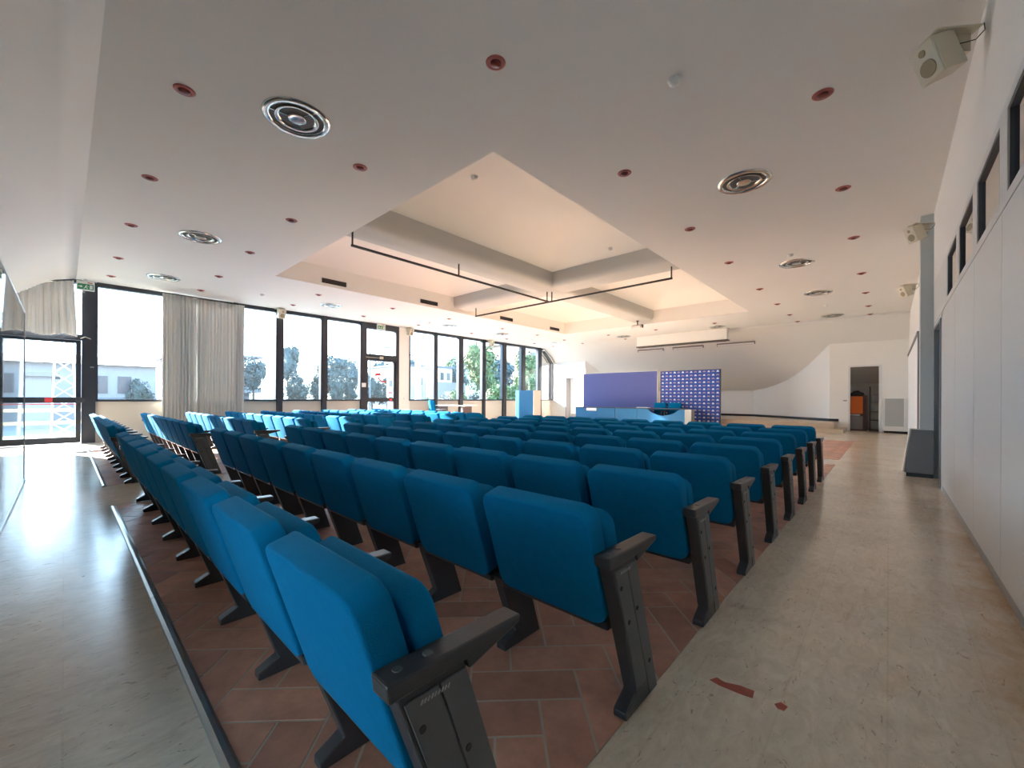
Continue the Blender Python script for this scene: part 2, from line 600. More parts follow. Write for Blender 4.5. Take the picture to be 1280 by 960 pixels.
def brick_field(name, x0, x1, y0, y1, label):
    mb = MB()
    ca, sa = math.cos(PI / 4), math.sin(PI / 4)
    cxm, cym = (x0 + x1) / 2, (y0 + y1) / 2
    R = math.hypot(x1 - x0, y1 - y0) / 2 + 1
    # the courses run through all fields from one setting-out corner
    ox0, oy0 = -1.215, 1.327
    s1, s2 = W_S
    jj = round(((cxm - ox0) * s1[0] + (cym - oy0) * s1[1]))
    kk = round(((cxm - ox0) * s2[0] + (cym - oy0) * s2[1]))
    cu = jj * (BL + BW) + kk * BW
    cv = jj * (BW - BL) + kk * BW
    cxm, cym = ox0 + cu * ca - cv * sa, oy0 + cu * sa + cv * ca
    L, W_ = BL, BW
    kmax = int(R / W_) + 8
    for j in range(-30, 31):
        for k in range(-kmax - 60, kmax + 61):
            for (ox, oy, a, b) in ((0, 0, L, W_), (L, W_ - L, W_, L)):
                u0 = ox + k * W_ + j * (L + W_)
                v0 = oy + k * W_ + j * (W_ - L)
                uc, vc = u0 + a / 2, v0 + b / 2
                wx, wy = cxm + uc * ca - vc * sa, cym + uc * sa + vc * ca
                if wx < x0 - 0.4 or wx > x1 + 0.4 or wy < y0 - 0.4 or wy > y1 + 0.4:
                    continue
                q = []
                for (uu, vv) in ((u0 + GJ / 2, v0 + GJ / 2), (u0 + a - GJ / 2, v0 + GJ / 2), (u0 + a - GJ / 2, v0 + b - GJ / 2), (u0 + GJ / 2, v0 + b - GJ / 2)):
                    q.append((cxm + uu * ca - vv * sa, cym + uu * sa + vv * ca))
                mb.add([(p[0], p[1], 0.004) for p in q] + [(p[0], p[1], 0.0015) for p in q],
                       [(0, 1, 2, 3), (0, 4, 5, 1), (1, 5, 6, 2), (2, 6, 7, 3), (3, 7, 4, 0)], M['brick'])
    me = mb.mesh(name)
    bm = bmesh.new()
    bm.from_mesh(me)
    for co_, no_ in (((x0, 0, 0), (-1, 0, 0)), ((x1, 0, 0), (1, 0, 0)), ((0, y0, 0), (0, -1, 0)), ((0, y1, 0), (0, 1, 0))):
        bmesh.ops.bisect_plane(bm, geom=bm.verts[:] + bm.edges[:] + bm.faces[:], plane_co=co_, plane_no=no_, clear_outer=True)
    bm.to_mesh(me)
    bm.free()
    o = link(name, me)
    me.materials.append(M['grout'])
    g = MB().box(x0, x1, y0, y1, 0.0, 0.0026)
    gme = g.mesh('grout', M['grout'])
    link('grout_bed', gme, o)
    o['kind'] = 'structure'
    o['label'] = label
    return o


BX1 = -0.72
brick_field('floor_brick', -6.20, BX1, 0.37, 9.55, 'herringbone terracotta floor field under the seats beside the partition wall')
brick_field('floor_brick.001', -13.35, -7.68, 0.37, 9.55, 'herringbone terracotta floor field under the seats beside the windows')
brick_field('floor_brick.002', -6.20, BX1, 10.40, 15.2, 'herringbone terracotta floor field between the front row and the stage')
brick_field('floor_brick.003', -13.35, -7.68, 10.40, 15.2, 'herringbone terracotta floor field between the front row and the stage, window side')
for nm, xa, xb in (('trim_1', -6.20, BX1), ('trim_2', -13.35, -7.68)):
    t_ = MB()
    xs = [xa]
    while xs[-1] < xb - 0.3:
        xs.append(min(xb, xs[-1] + 3.0))
    for p, q in zip(xs, xs[1:]):
        t_.prism([(0.345, 0.0), (0.348, 0.010), (0.362, 0.016), (0.378, 0.014), (0.390, 0.006), (0.392, 0.0)], p + 0.003, q - 0.003, 'x')
    struct(t_, nm, M['steel'], 'metal edging strip along the rear edge of a brick floor field')

# ------------------------------------------------------------------ ceiling with its crossed recess
mb = MB()
X0, X1 = XW - 0.2, XR + 0.02


def strip(xs, ys, z):
    for xa, xb in zip(xs, xs[1:]):
        for ya, yb in zip(ys, ys[1:]):
            if xa >= RX0 - 1e-6 and xb <= RX1 + 1e-6 and ya >= RY0 - 1e-6 and yb <= RY1 + 1e-6:
                continue
            mb.add([(xa, ya, z), (xb, ya, z), (xb, yb, z), (xa, yb, z)], [(0, 1, 2, 3)])


strip([X0, RX0, RX1, X1], [YC0, RY0, RY1, YC1], ZC)
for sgn, yc in ((1, YC1), (-1, YC0)):
    vs, fs = [], []
    for s_, z in PROF:
        vs += [(X0, yc + sgn * s_, z), (X1, yc + sgn * s_, z)]
    for k in range(len(PROF) - 1):
        fs.append((2 * k, 2 * k + 1, 2 * k + 3, 2 * k + 2))
    mb.add(vs, fs)
me = mb.mesh('ceiling', M['ceiling'])
bm = bmesh.new()
bm.from_mesh(me)
bmesh.ops.remove_doubles(bm, verts=bm.verts, dist=1e-4)
for f_ in bm.faces:
    ys = [v.co.y for v in f_.verts]
    f_.smooth = max(ys) > YC1 + 0.01 or min(ys) < YC0 - 0.01
bm.to_mesh(me)
bm.free()
ceil = link('ceiling', me)
ceil['kind'] = 'structure'
ceil['label'] = 'off-white plaster ceiling curving down at both ends of the hall'
# recess lining (sides) and hipped upper ceiling of the four quadrants
mb = MB()
for (xa, ya, xb, yb) in ((RX0, RY0, RX1, RY0), (RX1, RY0, RX1, RY1), (RX1, RY1, RX0, RY1), (RX0, RY1, RX0, RY0)):
    mb.add([(xa, ya, ZC), (xb, yb, ZC), (xb, yb, ZR + 0.02), (xa, ya, ZR + 0.02)], [(0, 1, 2, 3)])
CX, CY = (RX0 + RX1) / 2, 9.50
for (xa, xb) in ((RX0, CX - 0.45), (CX + 0.45, RX1)):
    for (ya, yb) in ((RY0, CY - 0.45), (CY + 0.45, RY1)):
        nx, ny = 24, 34
        vs = []
        for i in range(nx + 1):
            for j in range(ny + 1):
                x = xa + (xb - xa) * i / nx
                y = ya + (yb - ya) * j / ny
                d = min(x - xa, xb - x, y - ya, yb - y) / 1.15
                d = max(0.0, min(1.0, d))
                vs.append((x, y, ZR + 0.40 * math.sin(d * PI / 2)))
        mb.add(vs, [(i * (ny + 1) + j, (i + 1) * (ny + 1) + j, (i + 1) * (ny + 1) + j + 1, i * (ny + 1) + j + 1) for i in range(nx) for j in range(ny)])
rec = mb.build('ceiling_recess', M['recess'], None, True)
md = rec.modifiers.new('split', 'EDGE_SPLIT')
md.split_angle = math.radians(40)
rec['kind'] = 'structure'
rec['label'] = 'lighter plaster recess in the middle of the ceiling'
mb = MB()
ZB = 4.26


def beam_poly(c, hw=0.45, r=0.16):
    pts = [(c - hw, ZR + 0.02)]
    for k in range(6):
        a = PI + PI / 2 * k / 5
        pts.append((c - hw + r + r * math.cos(a), ZB + r + r * math.sin(a)))
    for k in range(6):
        a = 1.5 * PI + PI / 2 * k / 5
        pts.append((c + hw - r + r * math.cos(a), ZB + r + r * math.sin(a)))
    pts.append((c + hw, ZR + 0.02))
    return pts


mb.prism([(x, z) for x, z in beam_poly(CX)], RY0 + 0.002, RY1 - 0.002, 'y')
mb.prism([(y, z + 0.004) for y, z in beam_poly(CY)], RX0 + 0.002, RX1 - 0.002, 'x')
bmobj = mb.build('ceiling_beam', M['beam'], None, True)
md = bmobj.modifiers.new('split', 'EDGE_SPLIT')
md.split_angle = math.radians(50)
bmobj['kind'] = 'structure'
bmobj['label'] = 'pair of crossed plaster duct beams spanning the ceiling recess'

# ------------------------------------------------------------------ walls
# far end: flat flanks, splayed stage walls, low back wall
zs = 0.35                                             # stage height
wf = MB()
wf.box(-1.70, -1.08, YF, YF + 0.15, 0, 4.2)
wf.box(-1.08, -0.27, YF, YF + 0.15, 2.42, 4.2)
wf.box(-0.27, XR + 0.2, YF, YF + 0.15, 0, 4.2)
struct(wf, 'wall_far', M['plaster'], 'white end wall with an open store door beside the stage')
wl = MB()
wl.box(XW - 0.2, -14.16, YF, YF + 0.15, 0, 4.2)
wl.box(-14.16, -13.37, YF, YF + 0.15, 2.41, 4.2)
wl.box(-13.37, -12.80, YF, YF + 0.15, 0, 4.2)
struct(wl, 'wall_far.001', M['white_wall'], 'white end wall with a doorway between the windows and the stage')
FX0, FX1, FY = -9.55, -4.93, 22.92


def splay(xa, ya, xb, yb, name, label):
    d = Vector((xb - xa, yb - ya, 0)).normalized()
    n = Vector((-d.y, d.x, 0)) * 0.12
    if n.y < 0:
        n = -n
    a, b = Vector((xa, ya, 0)), Vector((xb, yb, 0))
    q = [a, b, b + n, a + n]
    m_b = MB()
    m_b.prism([(p.x, p.y) for p in q], 0, 4.2, 'z')
    return struct(m_b, name, M['white_wall'], label)


splay(-1.70, YF, FX1, FY, 'wall_stage', 'white splayed stage wall next to the open store door')
splay(-12.80, YF, FX0, FY, 'wall_stage.001', 'white splayed stage wall behind the violet-blue board')
struct(MB().box(FX0 - 0.3, FX1 + 0.3, FY, FY + 0.15, 0, 2.4), 'wall_back', M['white_wall'], 'low white wall at the back of the stage')
# black skirting on the stage
sk = MB()
sk.box(FX0, FX1, FY - 0.02, FY, zs, zs + 0.10)
d = Vector((FX1 + 1.70, FY - YF, 0)).normalized()
n = Vector((d.y, -d.x, 0))
if n.y > 0:
    n = -n
a, b = Vector((-1.70, YF, 0)), Vector((FX1, FY, 0))
sk.prism([(p.x, p.y) for p in (a, b, b + n * 0.02, a + n * 0.02)], zs, zs + 0.10, 'z')
sk.box(-1.70, -1.42, YF - 0.02, YF, zs, zs + 0.10)
struct(sk, 'baseboard_stage', M['skirting'])
# stage and step
st = MB()
st.prism([(-12.85, 18.78), (-1.45, 18.78), (-1.45, YF), (-1.70, YF), (FX1, FY), (FX0, FY), (-12.80, YF), (-12.85, YF)], 0.0, zs, 'z')
struct(st, 'floor_stage', M['step_stone'], 'low stone-faced stage along the far wall', bevel=0.012)
struct(MB().box(-12.85, -1.17, 18.42, 18.78, 0, 0.13).box(-1.45, -1.17, 18.78, YF, 0, 0.13), 'floor_step', M['step_stone'],
       'stone step running along the front and end of the stage')

# near end wall behind the camera (mirrors the far one)
wn = MB()
wn.box(-1.70, XR + 0.2, YN - 0.15, YN, 3.0, 4.2)
wn.box(-1.70, -1.60, YN - 0.15, YN, 0, 3.0)
wn.box(-0.55, XR + 0.2, YN - 0.15, YN, 0, 3.0)
wn.box(XW - 0.2, -12.80, YN - 0.15, YN, 0, 4.2)
struct(wn, 'wall_near', M['plaster'])
struct(MB().box(FX0 - 0.3, FX1 + 0.3, -3.92, -3.77, 0, 2.4), 'wall_near.001', M['white_wall'])
for k, (xa, xb) in enumerate(((-1.70, FX1), (-12.80, FX0))):
    q = [(xa, YN), (xb, -3.77), (xb, -3.90), (xa, YN - 0.15)]
    struct(MB().prism(q, 0, 4.2, 'z'), 'wall_near.%03d' % (k + 2), M['white_wall'])

# unseen glazed door added in the near wall to let daylight onto the foreground
nd = MB()
nd.box(-1.60, -1.53, YN - 0.12, YN, 0, 3.0).box(-0.62, -0.55, YN - 0.12, YN, 0, 3.0).box(-1.53, -0.62, YN - 0.12, YN, 2.92, 3.0).box(-1.53, -0.62, YN - 0.12, YN, 0, 0.10)
added_door = struct(nd, 'door_added', M['win_frame'], 'glazed door added in the near end wall for extra daylight')
MB().add([(x, YN - 0.06, z) for x, z in ((-1.53, 0.10), (-0.62, 0.10), (-0.62, 2.92), (-1.53, 2.92))], [(0, 1, 2, 3)]).build('door_pane', M['glass'], added_door)
struct(MB().box(-2.3, -2.1, -9.0, YN - 0.16, -0.5, 5.0), 'wall_sun_block', M['plaster'], 'unseen wall added outside to keep sun off the near door')  # added outdoors to block the sun from the near door
struct(MB().box(-14, 6, -30, -4.7, -0.5, -0.1), 'ground.002', M['ground'])

# window wall: apron below the sills, plaster pier, bits above
SILL, HEAD = 1.12, 4.13
wins = [  # y0, y1 of the glass fields, left to right
    (0.57, 2.10), (2.26, 3.55), (3.72, 4.81), (5.01, 6.29), (6.49, 7.79),
    (10.02, 11.30), (11.47, 12.75), (13.00, 14.29), (14.49, 15.75), (16.03, 17.27), (17.58, 18.76), (19.06, 20.13)]
ap = MB()
for y0, y1 in wins:
    ap.box(XW - 0.14, XW - 0.02, y0 - 0.11, y1 + 0.13, 0, SILL - 0.06)
struct(ap, 'wall_window', M['under_window'], 'cream wall under the windows')
struct(MB().box(XW - 0.20, XW + 0.03, 9.47, 10.02, 0, ZC), 'wall_pier', M['plaster'], 'plaster pier between the glazed side door and the next window')
wb = MB()
wb.box(XW - 0.2, XW - 0.02, -4.2, YN + 0.05, 0, 4.2)
wb.box(XW - 0.2, XW - 0.02, YF, 23.2, 0, 4.2)
struct(wb, 'wall_window.001', M['plaster'])


def top_z(y):
    return min(HEAD, prof_z(y - YC1) - 0.02, prof_z(YC0 - y) - 0.02)


wi = 0
FT = 0.06


def window(y0, y1, z0, z1, idx, mull=True, slope=None):
    """One framed fixed light; slope: height of the head at y1 when the head follows the ceiling."""
    f = MB()
    xa, xb = XW - 0.12, XW + 0.06
    zt1 = z1 if slope is None else slope
    f.box(xa, xb, y0, y1, z0 - FT, z0)
    if slope is None:
        f.box(xa, xb, y0, y1, z1 - 0.09, z1 + 0.02)
    else:
        ym = y0 + 0.30
        f.prism([(y0, z1 - 0.09), (ym - 0.05, z1 - 0.09), (y1, zt1 - 0.12), (y1, zt1 + 0.03), (ym, z1 + 0.02), (y0, z1 + 0.02)], xa, xb, 'x')
    f.box(xa, xb, y0 - 0.03, y0 + 0.02, z0 - FT, z1)
    f.box(xa, xb, y1 - 0.02, y1 + 0.03, z0 - FT, zt1)
    o = f.build('window_%d' % idx, M['win_frame'])
    o['kind'] = 'structure'
    if slope is None:
        pane = [(y0, z0), (y1, z0), (y1, z1), (y0, z1)]
    else:
        pane = [(y0, z0), (y1, z0), (y1, zt1 - 0.02), (y0 + 0.3, z1 - 0.02), (y0, z1 - 0.02)]
    p = MB()
    p.add([(XW - 0.05, y, z) for y, z in pane], [tuple(range(len(pane)))])
    p.build('window_pane', M['glass'], o)
    return o


for k, (y0, y1) in enumerate(wins):
    window(y0, y1, SILL, HEAD, k + 1, slope=(3.40 if k == len(wins) - 1 else None))
mu = MB()
for (ya, yb) in ((2.12, 2.24), (3.57, 3.70), (4.83, 4.99), (6.31, 6.47), (11.32, 11.45), (12.77, 12.98), (14.31, 14.47), (15.77, 16.01), (17.29, 17.56), (18.78, 19.04)):
    mu.box(XW - 0.14, XW + 0.09, ya, yb, 0, ZC)
struct(mu, 'window_mullions', M['win_frame'], 'dark vertical window posts running from floor to ceiling')

# glazed exit door at the near end, with transom light following the curved ceiling
d1 = MB()
xa, xb = XW - 0.13, XW + 0.08
d1.box(xa, xb, 0.30, 0.55, 0, 4.13)                         # right post
d1.prism([(-1.0, 0), (-0.93, 0), (-0.93, 3.42), (-1.0, 3.36)], xa, xb, 'x')
d1.box(xa, xb, -0.93, 0.30, 2.62, 2.76)                     # transom
d1.prism([(-0.93, 3.33), (-0.33, 3.86), (0.05, 4.04), (0.30, 4.06), (0.30, 4.15), (0.05, 4.13), (-0.36, 3.95), (-0.97, 3.45)], xa, xb, 'x')
door1 = struct(d1, 'door_1', M['win_frame'], 'glazed exit door with a dark frame at the end of the window wall')
lf = MB()
lf.box(XW - 0.06, XW + 0.02, -0.92, -0.85, 0.02, 2.61)
lf.box(XW - 0.06, XW + 0.02, 0.20, 0.29, 0.02, 2.61)
lf.box(XW - 0.06, XW + 0.02, -0.85, 0.20, 0.02, 0.17)
lf.box(XW - 0.06, XW + 0.02, -0.85, 0.20, 2.54, 2.61)
lf.build('door_leaf', M['win_frame'], door1)
MB().box(XW + 0.02, XW + 0.10, -0.85, 0.33, 1.03, 1.17).box(XW + 0.02, XW + 0.12, 0.20, 0.36, 1.06, 1.14).build('push_bar', M['win_frame'], door1, bevel=0.01)
MB().box(XW + 0.03, XW + 0.06, -0.85, 0.22, 0.985, 1.005).build('red_strip', M['sign_red'], door1)
MB().box(XW + 0.101, XW + 0.104, -0.32, -0.19, 1.05, 1.16).build('push_label', M['sign_red'], door1)
MB().add([(XW - 0.03, y, z) for y, z in ((-0.85, 0.17), (0.20, 0.17), (0.20, 2.54), (-0.85, 2.54))], [(0, 1, 2, 3)]).build('door_pane', M['glass'], door1)
MB().add([(XW - 0.03, y, z) for y, z in ((-0.93, 2.76), (0.30, 2.76), (0.30, 4.06), (0.05, 4.04), (-0.33, 3.86), (-0.93, 3.36))],
         [(0, 1, 2, 3, 4, 5)]).build('transom_pane', M['glass'], door1)
MB().box(XW + 0.081, XW + 0.10, 0.45, 0.52, 1.93, 1.955).build('latch', M['steel'], door1)
MB().tube([(XW + 0.1, 0.28, 2.66), (XW + 0.16, 0.36, 2.70), (XW + 0.12, 0.46, 2.66)], 0.012, 6).build('closer_arm', M['beige_plastic'], door1)

# glazed side door between the windows
d2 = MB()
d2.box(xa, xb, 7.79, 8.03, 0, ZC)
d2.box(xa, xb, 9.32, 9.47, 0, ZC)
d2.box(xa, xb, 8.03, 9.32, 3.92, ZC)
d2.box(xa, xb, 8.03, 9.32, 2.66, 2.92)
door2 = struct(d2, 'door_2', M['win_frame'], 'glazed side door with a dark frame halfway along the windows')
MB().box(XW - 0.06, XW + 0.04, 8.03, 8.10, 0.02, 2.66).box(XW - 0.06, XW + 0.04, 9.24, 9.32, 0.02, 2.66).box(XW - 0.06, XW + 0.04, 8.10, 9.24, 1.03, 1.18) \
    .box(XW - 0.06, XW + 0.04, 8.10, 9.24, 0.02, 0.16).build('door_leaf', M['win_frame'], door2)
MB().add([(XW - 0.03, y, z) for y, z in ((8.10, 0.16), (9.24, 0.16), (9.24, 2.66), (8.10, 2.66))], [(0, 1, 2, 3)]).build('door_pane', M['glass'], door2)
MB().add([(XW - 0.03, y, z) for y, z in ((8.03, 2.92), (9.32, 2.92), (9.32, 3.92), (8.03, 3.92))], [(0, 1, 2, 3)]).build('transom_pane', M['glass'], door2)
MB().box(XW + 0.081, XW + 0.11, 7.82, 7.98, 1.60, 1.76).build('door_switch', M['white_plastic'], door2)
MB().box(XW + 0.081, XW + 0.13, 8.58, 8.72, 2.74, 2.84).box(XW + 0.10, XW + 0.12, 7.98, 8.60, 2.77, 2.79).build('door_closer', M['beige_plastic'], door2)
MB().box(XW + 0.041, XW + 0.045, 9.05, 9.17, 1.06, 1.16).build('push_label', M['sign_red'], door2)
arr = MB()
for k in range(9):
    a0, a1 = PI * (1.02 + 0.075 * k), PI * (1.02 + 0.075 * (k + 1))
    arr.add([(XW - 0.024, 8.86 + r * math.cos(a) * 1.25, 2.06 + r * math.sin(a)) for a in (a0, a1) for r in (0.20, 0.25)], [(0, 1, 3, 2)])
arr.add([(XW - 0.024, y, z) for y, z in ((8.42, 2.06), (8.72, 2.10), (8.66, 2.19), (8.46, 2.17))], [(0, 1, 2, 3)])
arr.build('red_arrow_sticker', M['sign_red'], door2)
MB().box(XW + 0.03, XW + 0.05, 9.72, 9.80, 1.13, 1.19).build('wall_switch', M['white_plastic']).update_tag()
tag(bpy.data.objects['wall_switch'], 'small switch plate on the plaster pier beside the side door', 'switch')

# partition wall: laminate panels, clerestory lights, plaster above, dark doorway, pilaster, white sliding door
pw = MB()
ys = [-1.0, 0.56, 1.70, 2.84, 3.98, 5.12, 6.46, 7.80]
for ya, yb in zip(ys, ys[1:]):
    pw.box(XR, XR + 0.06, ya + 0.003, yb - 0.003, 0.075, 2.375, M['panel'])
pw.box(XR + 0.012, XR + 0.06, -1.0, 7.80, 0.0, 2.40, M['joint'])
pw.box(XR, XR + 0.06, 7.803, 7.98, 0.0, 2.375, M['panel'])
pw.box(XR, XR + 0.06, 7.803, 9.30, 2.30, 2.375, M['panel'])
pw.box(XR, XR + 0.06, 9.02, 9.30, 0.0, 2.30, M['panel'])
struct(pw, 'wall_partition', None, 'pale grey laminate partition wall with fine vertical joints')
struct(MB().box(XR + 0.005, XR + 0.06, -1.0, 7.80, 0.0, 0.075), 'baseboard_partition', M['grey_panel'])
cw = MB()
mulls = [(-1.0, -0.55), (0.47, 0.70), (1.60, 1.83), (2.73, 2.96), (3.83, 4.06), (4.98, 5.21), (6.13, 6.37), (7.28, 9.30)]
cw.box(XR, XR + 0.04, -1.0, 9.30, 2.385, 2.455)
cw.box(XR, XR + 0.04, -1.0, 9.30, 2.955, 3.02)
for ya, yb in mulls:
    cw.box(XR, XR + 0.04, ya, yb, 2.455, 2.955)
struct(cw, 'trim_1.001', M['alu'], 'light frame around the high internal windows')
for k, ((_, ya), (yb, _)) in enumerate(zip(mulls, mulls[1:])):
    f = MB()
    f.box(XR + 0.003, XR + 0.03, ya, ya + 0.03, 2.455, 2.955).box(XR + 0.003, XR + 0.03, yb - 0.05, yb, 2.455, 2.955)
    f.box(XR + 0.003, XR + 0.03, ya + 0.03, yb - 0.05, 2.455, 2.460).box(XR + 0.003, XR + 0.03, ya + 0.03, yb - 0.05, 2.93, 2.955)
    o = f.build('window_%d' % (20 + k), M['win_frame'])
    o['kind'] = 'structure'
    MB().add([(XR + 0.022, y, z) for y, z in ((ya, 2.455), (yb, 2.455), (yb, 2.955), (ya, 2.955))], [(0, 1, 2, 3)]).build('window_pane', M['clere_glass'], o)
pu = MB()
pu.box(XR, XR + 0.05, -1.0, 9.30, 3.02, 4.2)
pu.box(XR, XR + 0.15, 9.30, YF, 0, 4.2)
struct(pu, 'wall_right', M['plaster'], 'white plaster wall above and beyond the partition')
struct(MB().box(0.37, XR + 0.02, 9.30, 9.62, 0, 4.16), 'wall_pilaster', M['pilaster'], 'grey-green pilaster at the end of the partition')
# corridor behind the partition
cb = MB()
cb.box(2.0, 2.1, -1.2, 9.5, 0, 3.6)
cb.box(XR + 0.1, 2.1, -1.2, -1.0, 0, 3.6)
cb.box(XR + 0.1, 2.1, 9.35, 9.5, 0, 3.6)
cb.box(XR + 0.05, 2.1, -1.2, 9.5, 3.55, 3.65)
struct(cb, 'wall_corridor', M['plaster'], 'corridor behind the partition wall')
for ly in (1.0, 4.0, 7.0):
    ld = bpy.data.lights.new('corridor_lamp', 'POINT')
    ld.energy = 14
    ld.shadow_soft_size = 0.12
    ld.color = (1, 0.96, 0.88)
    lo = bpy.data.objects.new('corridor_lamp', ld)
    COL.objects.link(lo)
    lo.location = (1.55, ly, 3.25)
# doorway in the partition
dp = MB()
dp.box(XR - 0.015, XR + 0.16, 7.965, 8.005, 0, 2.30).box(XR - 0.015, XR + 0.16, 8.98, 9.02, 0, 2.30).box(XR - 0.015, XR + 0.16, 8.005, 8.98, 2.26, 2.30)
door3 = struct(dp, 'door_3', M['box_grey'], 'narrow doorway filled by a dark panel in the partition wall')
MB().box(XR + 0.13, XR + 0.17, 8.005, 8.98, 0.01, 2.26).build('door_leaf', M['dark_void'], door3)  # near-black sheet across the whole opening
# tall white sliding door beyond the pilaster
d4 = MB()
d4.box(XR - 0.05, XR, 12.7, 18.9, 0.02, 2.62)
door4 = struct(d4, 'door_4', M['white_wall'], 'tall white sliding door on the wall beyond the pilaster')
MB().box(XR - 0.07, XR, 12.6, 19.0, 2.64, 2.70).box(XR - 0.06, XR, 12.62, 12.68, 0, 2.64).build('door_rail', M['grey_lam'], door4)
# store doorway frame in the far wall
df = MB()
df.box(-1.14, -1.08, YF - 0.03, YF + 0.16, 0, 2.48).box(-0.27, -0.19, YF - 0.03, YF + 0.16, 0, 2.48).box(-1.08, -0.27, YF - 0.03, YF + 0.16, 2.42, 2.48)
door5 = struct(df, 'door_5', M['alu'], 'open store doorway with a light frame in the far wall')
# store room
sr = MB()
sr.box(-1.65, -1.55, YF + 0.15, 22.0, 0, 2.8).box(0.45, 0.55, YF + 0.15, 22.0, 0, 2.8).box(-1.65, 0.55, 21.95, 22.05, 0, 2.8).box(-1.65, 0.55, YF + 0.15, 22.0, 2.8, 2.85)
struct(sr, 'wall_store', M['plaster'], 'walls of the small store room behind the open door')
# doorway recess in the far wall near the windows
dn = MB()
dn.box(-14.16, -14.12, YF - 0.01, YF + 0.5, 0, 2.41)
door6 = struct(dn, 'door_6', M['grey_lam'], 'grey recessed doorway in the white end wall by the windows')
MB().box(-14.12, -13.37, YF + 0.45, YF + 0.5, 0, 2.41).build('door_leaf', M['panel'], door6)
MB().box(-13.37, -13.33, YF + 0.15, YF + 0.5, 0, 2.41).box(-14.16, -13.33, YF + 0.15, YF + 0.5, 2.41, 2.45).build('door_lining', M['white_wall'], door6)

# blue-tinted glass partition near the exit door
gp = thing('glass_screen', 'blue-tinted glass screen standing on the floor opposite the exit door', 'glass screen', (-9.0, -0.385, 0))
gy = 0.0
for k, (xa_, xb_) in enumerate(((0.0, 1.29), (1.30, 2.95), (2.96, 4.6))):
    MB().box(xa_, xb_, -0.006, 0.006, 0.03, 2.37).build('glass_panel', M['tint_glass'], gp)
MB().box(0, 4.6, -0.02, 0.02, 0.0, 0.03).build('base_rail', M['steel'], gp)
MB().box(0, 4.6, -0.012, 0.012, 2.37, 2.39).box(-0.012, 0.0, -0.012, 0.012, 0.0, 2.39).build('edge_strip', M['alu'], gp)

# ------------------------------------------------------------------ auditorium chairs
PITCH, ROWP, ROW0 = 0.618, 0.850, 0.555
TH = math.radians(13)
V_ = (0, -math.sin(TH), math.cos(TH))
TB = math.radians(17.5)
back_me = MB().slab(0.548, 0.470, 0.088, 0.058, 0.011, (0, 0.048, 0.362), (1, 0, 0), (0, -math.sin(TB), math.cos(TB))).mesh('backrest', M['fabric'], True)
seat_me = MB().slab(0.540, 0.418, 0.078, 0.055, 0.014, (0, 0.141, 0.372), (1, 0, 0), (0, -math.sin(TB), math.cos(TB))).mesh('seat', M['fabric'], True)
pan_me = MB().prism([(-0.028, 0.322), (0.118, 0.326), (0.150, 0.372), (-0.040, 0.360)], -0.275, 0.275, 'x').mesh('seat_pan', M['black_metal'], bevel=0.008)
side_me = MB().prism([(0.0, 0.0), (0.0, 0.030), (0.078, 0.069), (-0.118, 0.612), (0.060, 0.606), (0.265, 0.0)], -0.028, 0.028, 'x').mesh('side_frame', M['black_metal'], bevel=0.006)
mid_me = MB().prism([(0.0, 0.0), (0.0, 0.030), (0.078, 0.069), (-0.026, 0.355), (0.050, 0.355), (0.062, 0.370), (0.010, 0.600), (0.066, 0.598), (0.265, 0.0)], -0.028, 0.028, 'x').mesh('side_frame', M['black_metal'], bevel=0.005)
marm_me = MB().prism([(0.008, 0.602), (0.004, 0.641), (0.252, 0.634), (0.246, 0.614), (0.085, 0.574), (0.060, 0.602)], -0.030, 0.030, 'x').mesh('armrest', M['black_metal'], bevel=0.006)
arm_me = MB().prism([(-0.132, 0.600), (-0.138, 0.643), (0.252, 0.634), (0.246, 0.614), (0.075, 0.574), (0.066, 0.600)], -0.032, 0.032, 'x').mesh('armrest', M['black_metal'], bevel=0.006)
cap_me = MB().lathe([(0.0, 0.0035), (0.010, 0.0035), (0.012, 0.0)], 14, (0, 0, 0.6405)).mesh('armrest_cap', M['side_cover'])


def yr(u, z):
    a, b_ = 0.103 - 0.366 * z, 0.265 - 0.34 * z
    return a + (b_ - a) * u


def plate(u0, u1, z0, z1):
    return [(yr(u0, z0), z0), (yr(u1, z0), z0), (yr(u1, z1), z1), (yr(u0, z1), z1)]


cov_a = MB().prism(plate(0.07, 0.54, 0.085, 0.585), 0.028, 0.033, 'x').mesh('side_cover', M['side_cover'], bevel=0.0015)
cov_b = MB().prism(plate(0.57, 0.985, 0.012, 0.585), 0.028, 0.033, 'x').mesh('side_cover', M['side_cover'], bevel=0.0015)
scr_me = MB().prism([(0.0085 * math.cos(2 * PI * k / 12), 0.0085 * math.sin(2 * PI * k / 12)) for k in range(12)], 0.0325, 0.0352, 'x').mesh('cover_screw', M['dark_void'])
lm = MB()
for k in range(9):                      # faint slanted maker's lettering
    y_ = -0.062 + 0.0088 * k
    z_ = 0.566
    wv = 0.0042 if k % 3 else 0.0055
    lm.add([(0.0334, y_, z_), (0.0334, y_ + wv, z_), (0.0334, y_ + wv + 0.004, z_ + 0.010), (0.0334, y_ + 0.004, z_ + 0.010)], [(0, 1, 2, 3)])
    if k % 2:
        lm.add([(0.0334, y_, z_ + 0.004), (0.0334, y_ + 0.008, z_ + 0.004), (0.0334, y_ + 0.009, z_ + 0.006), (0.0334, y_ + 0.001, z_ + 0.006)], [(0, 1, 2, 3)])
let_me = lm.mesh('lettering', M['steel'])


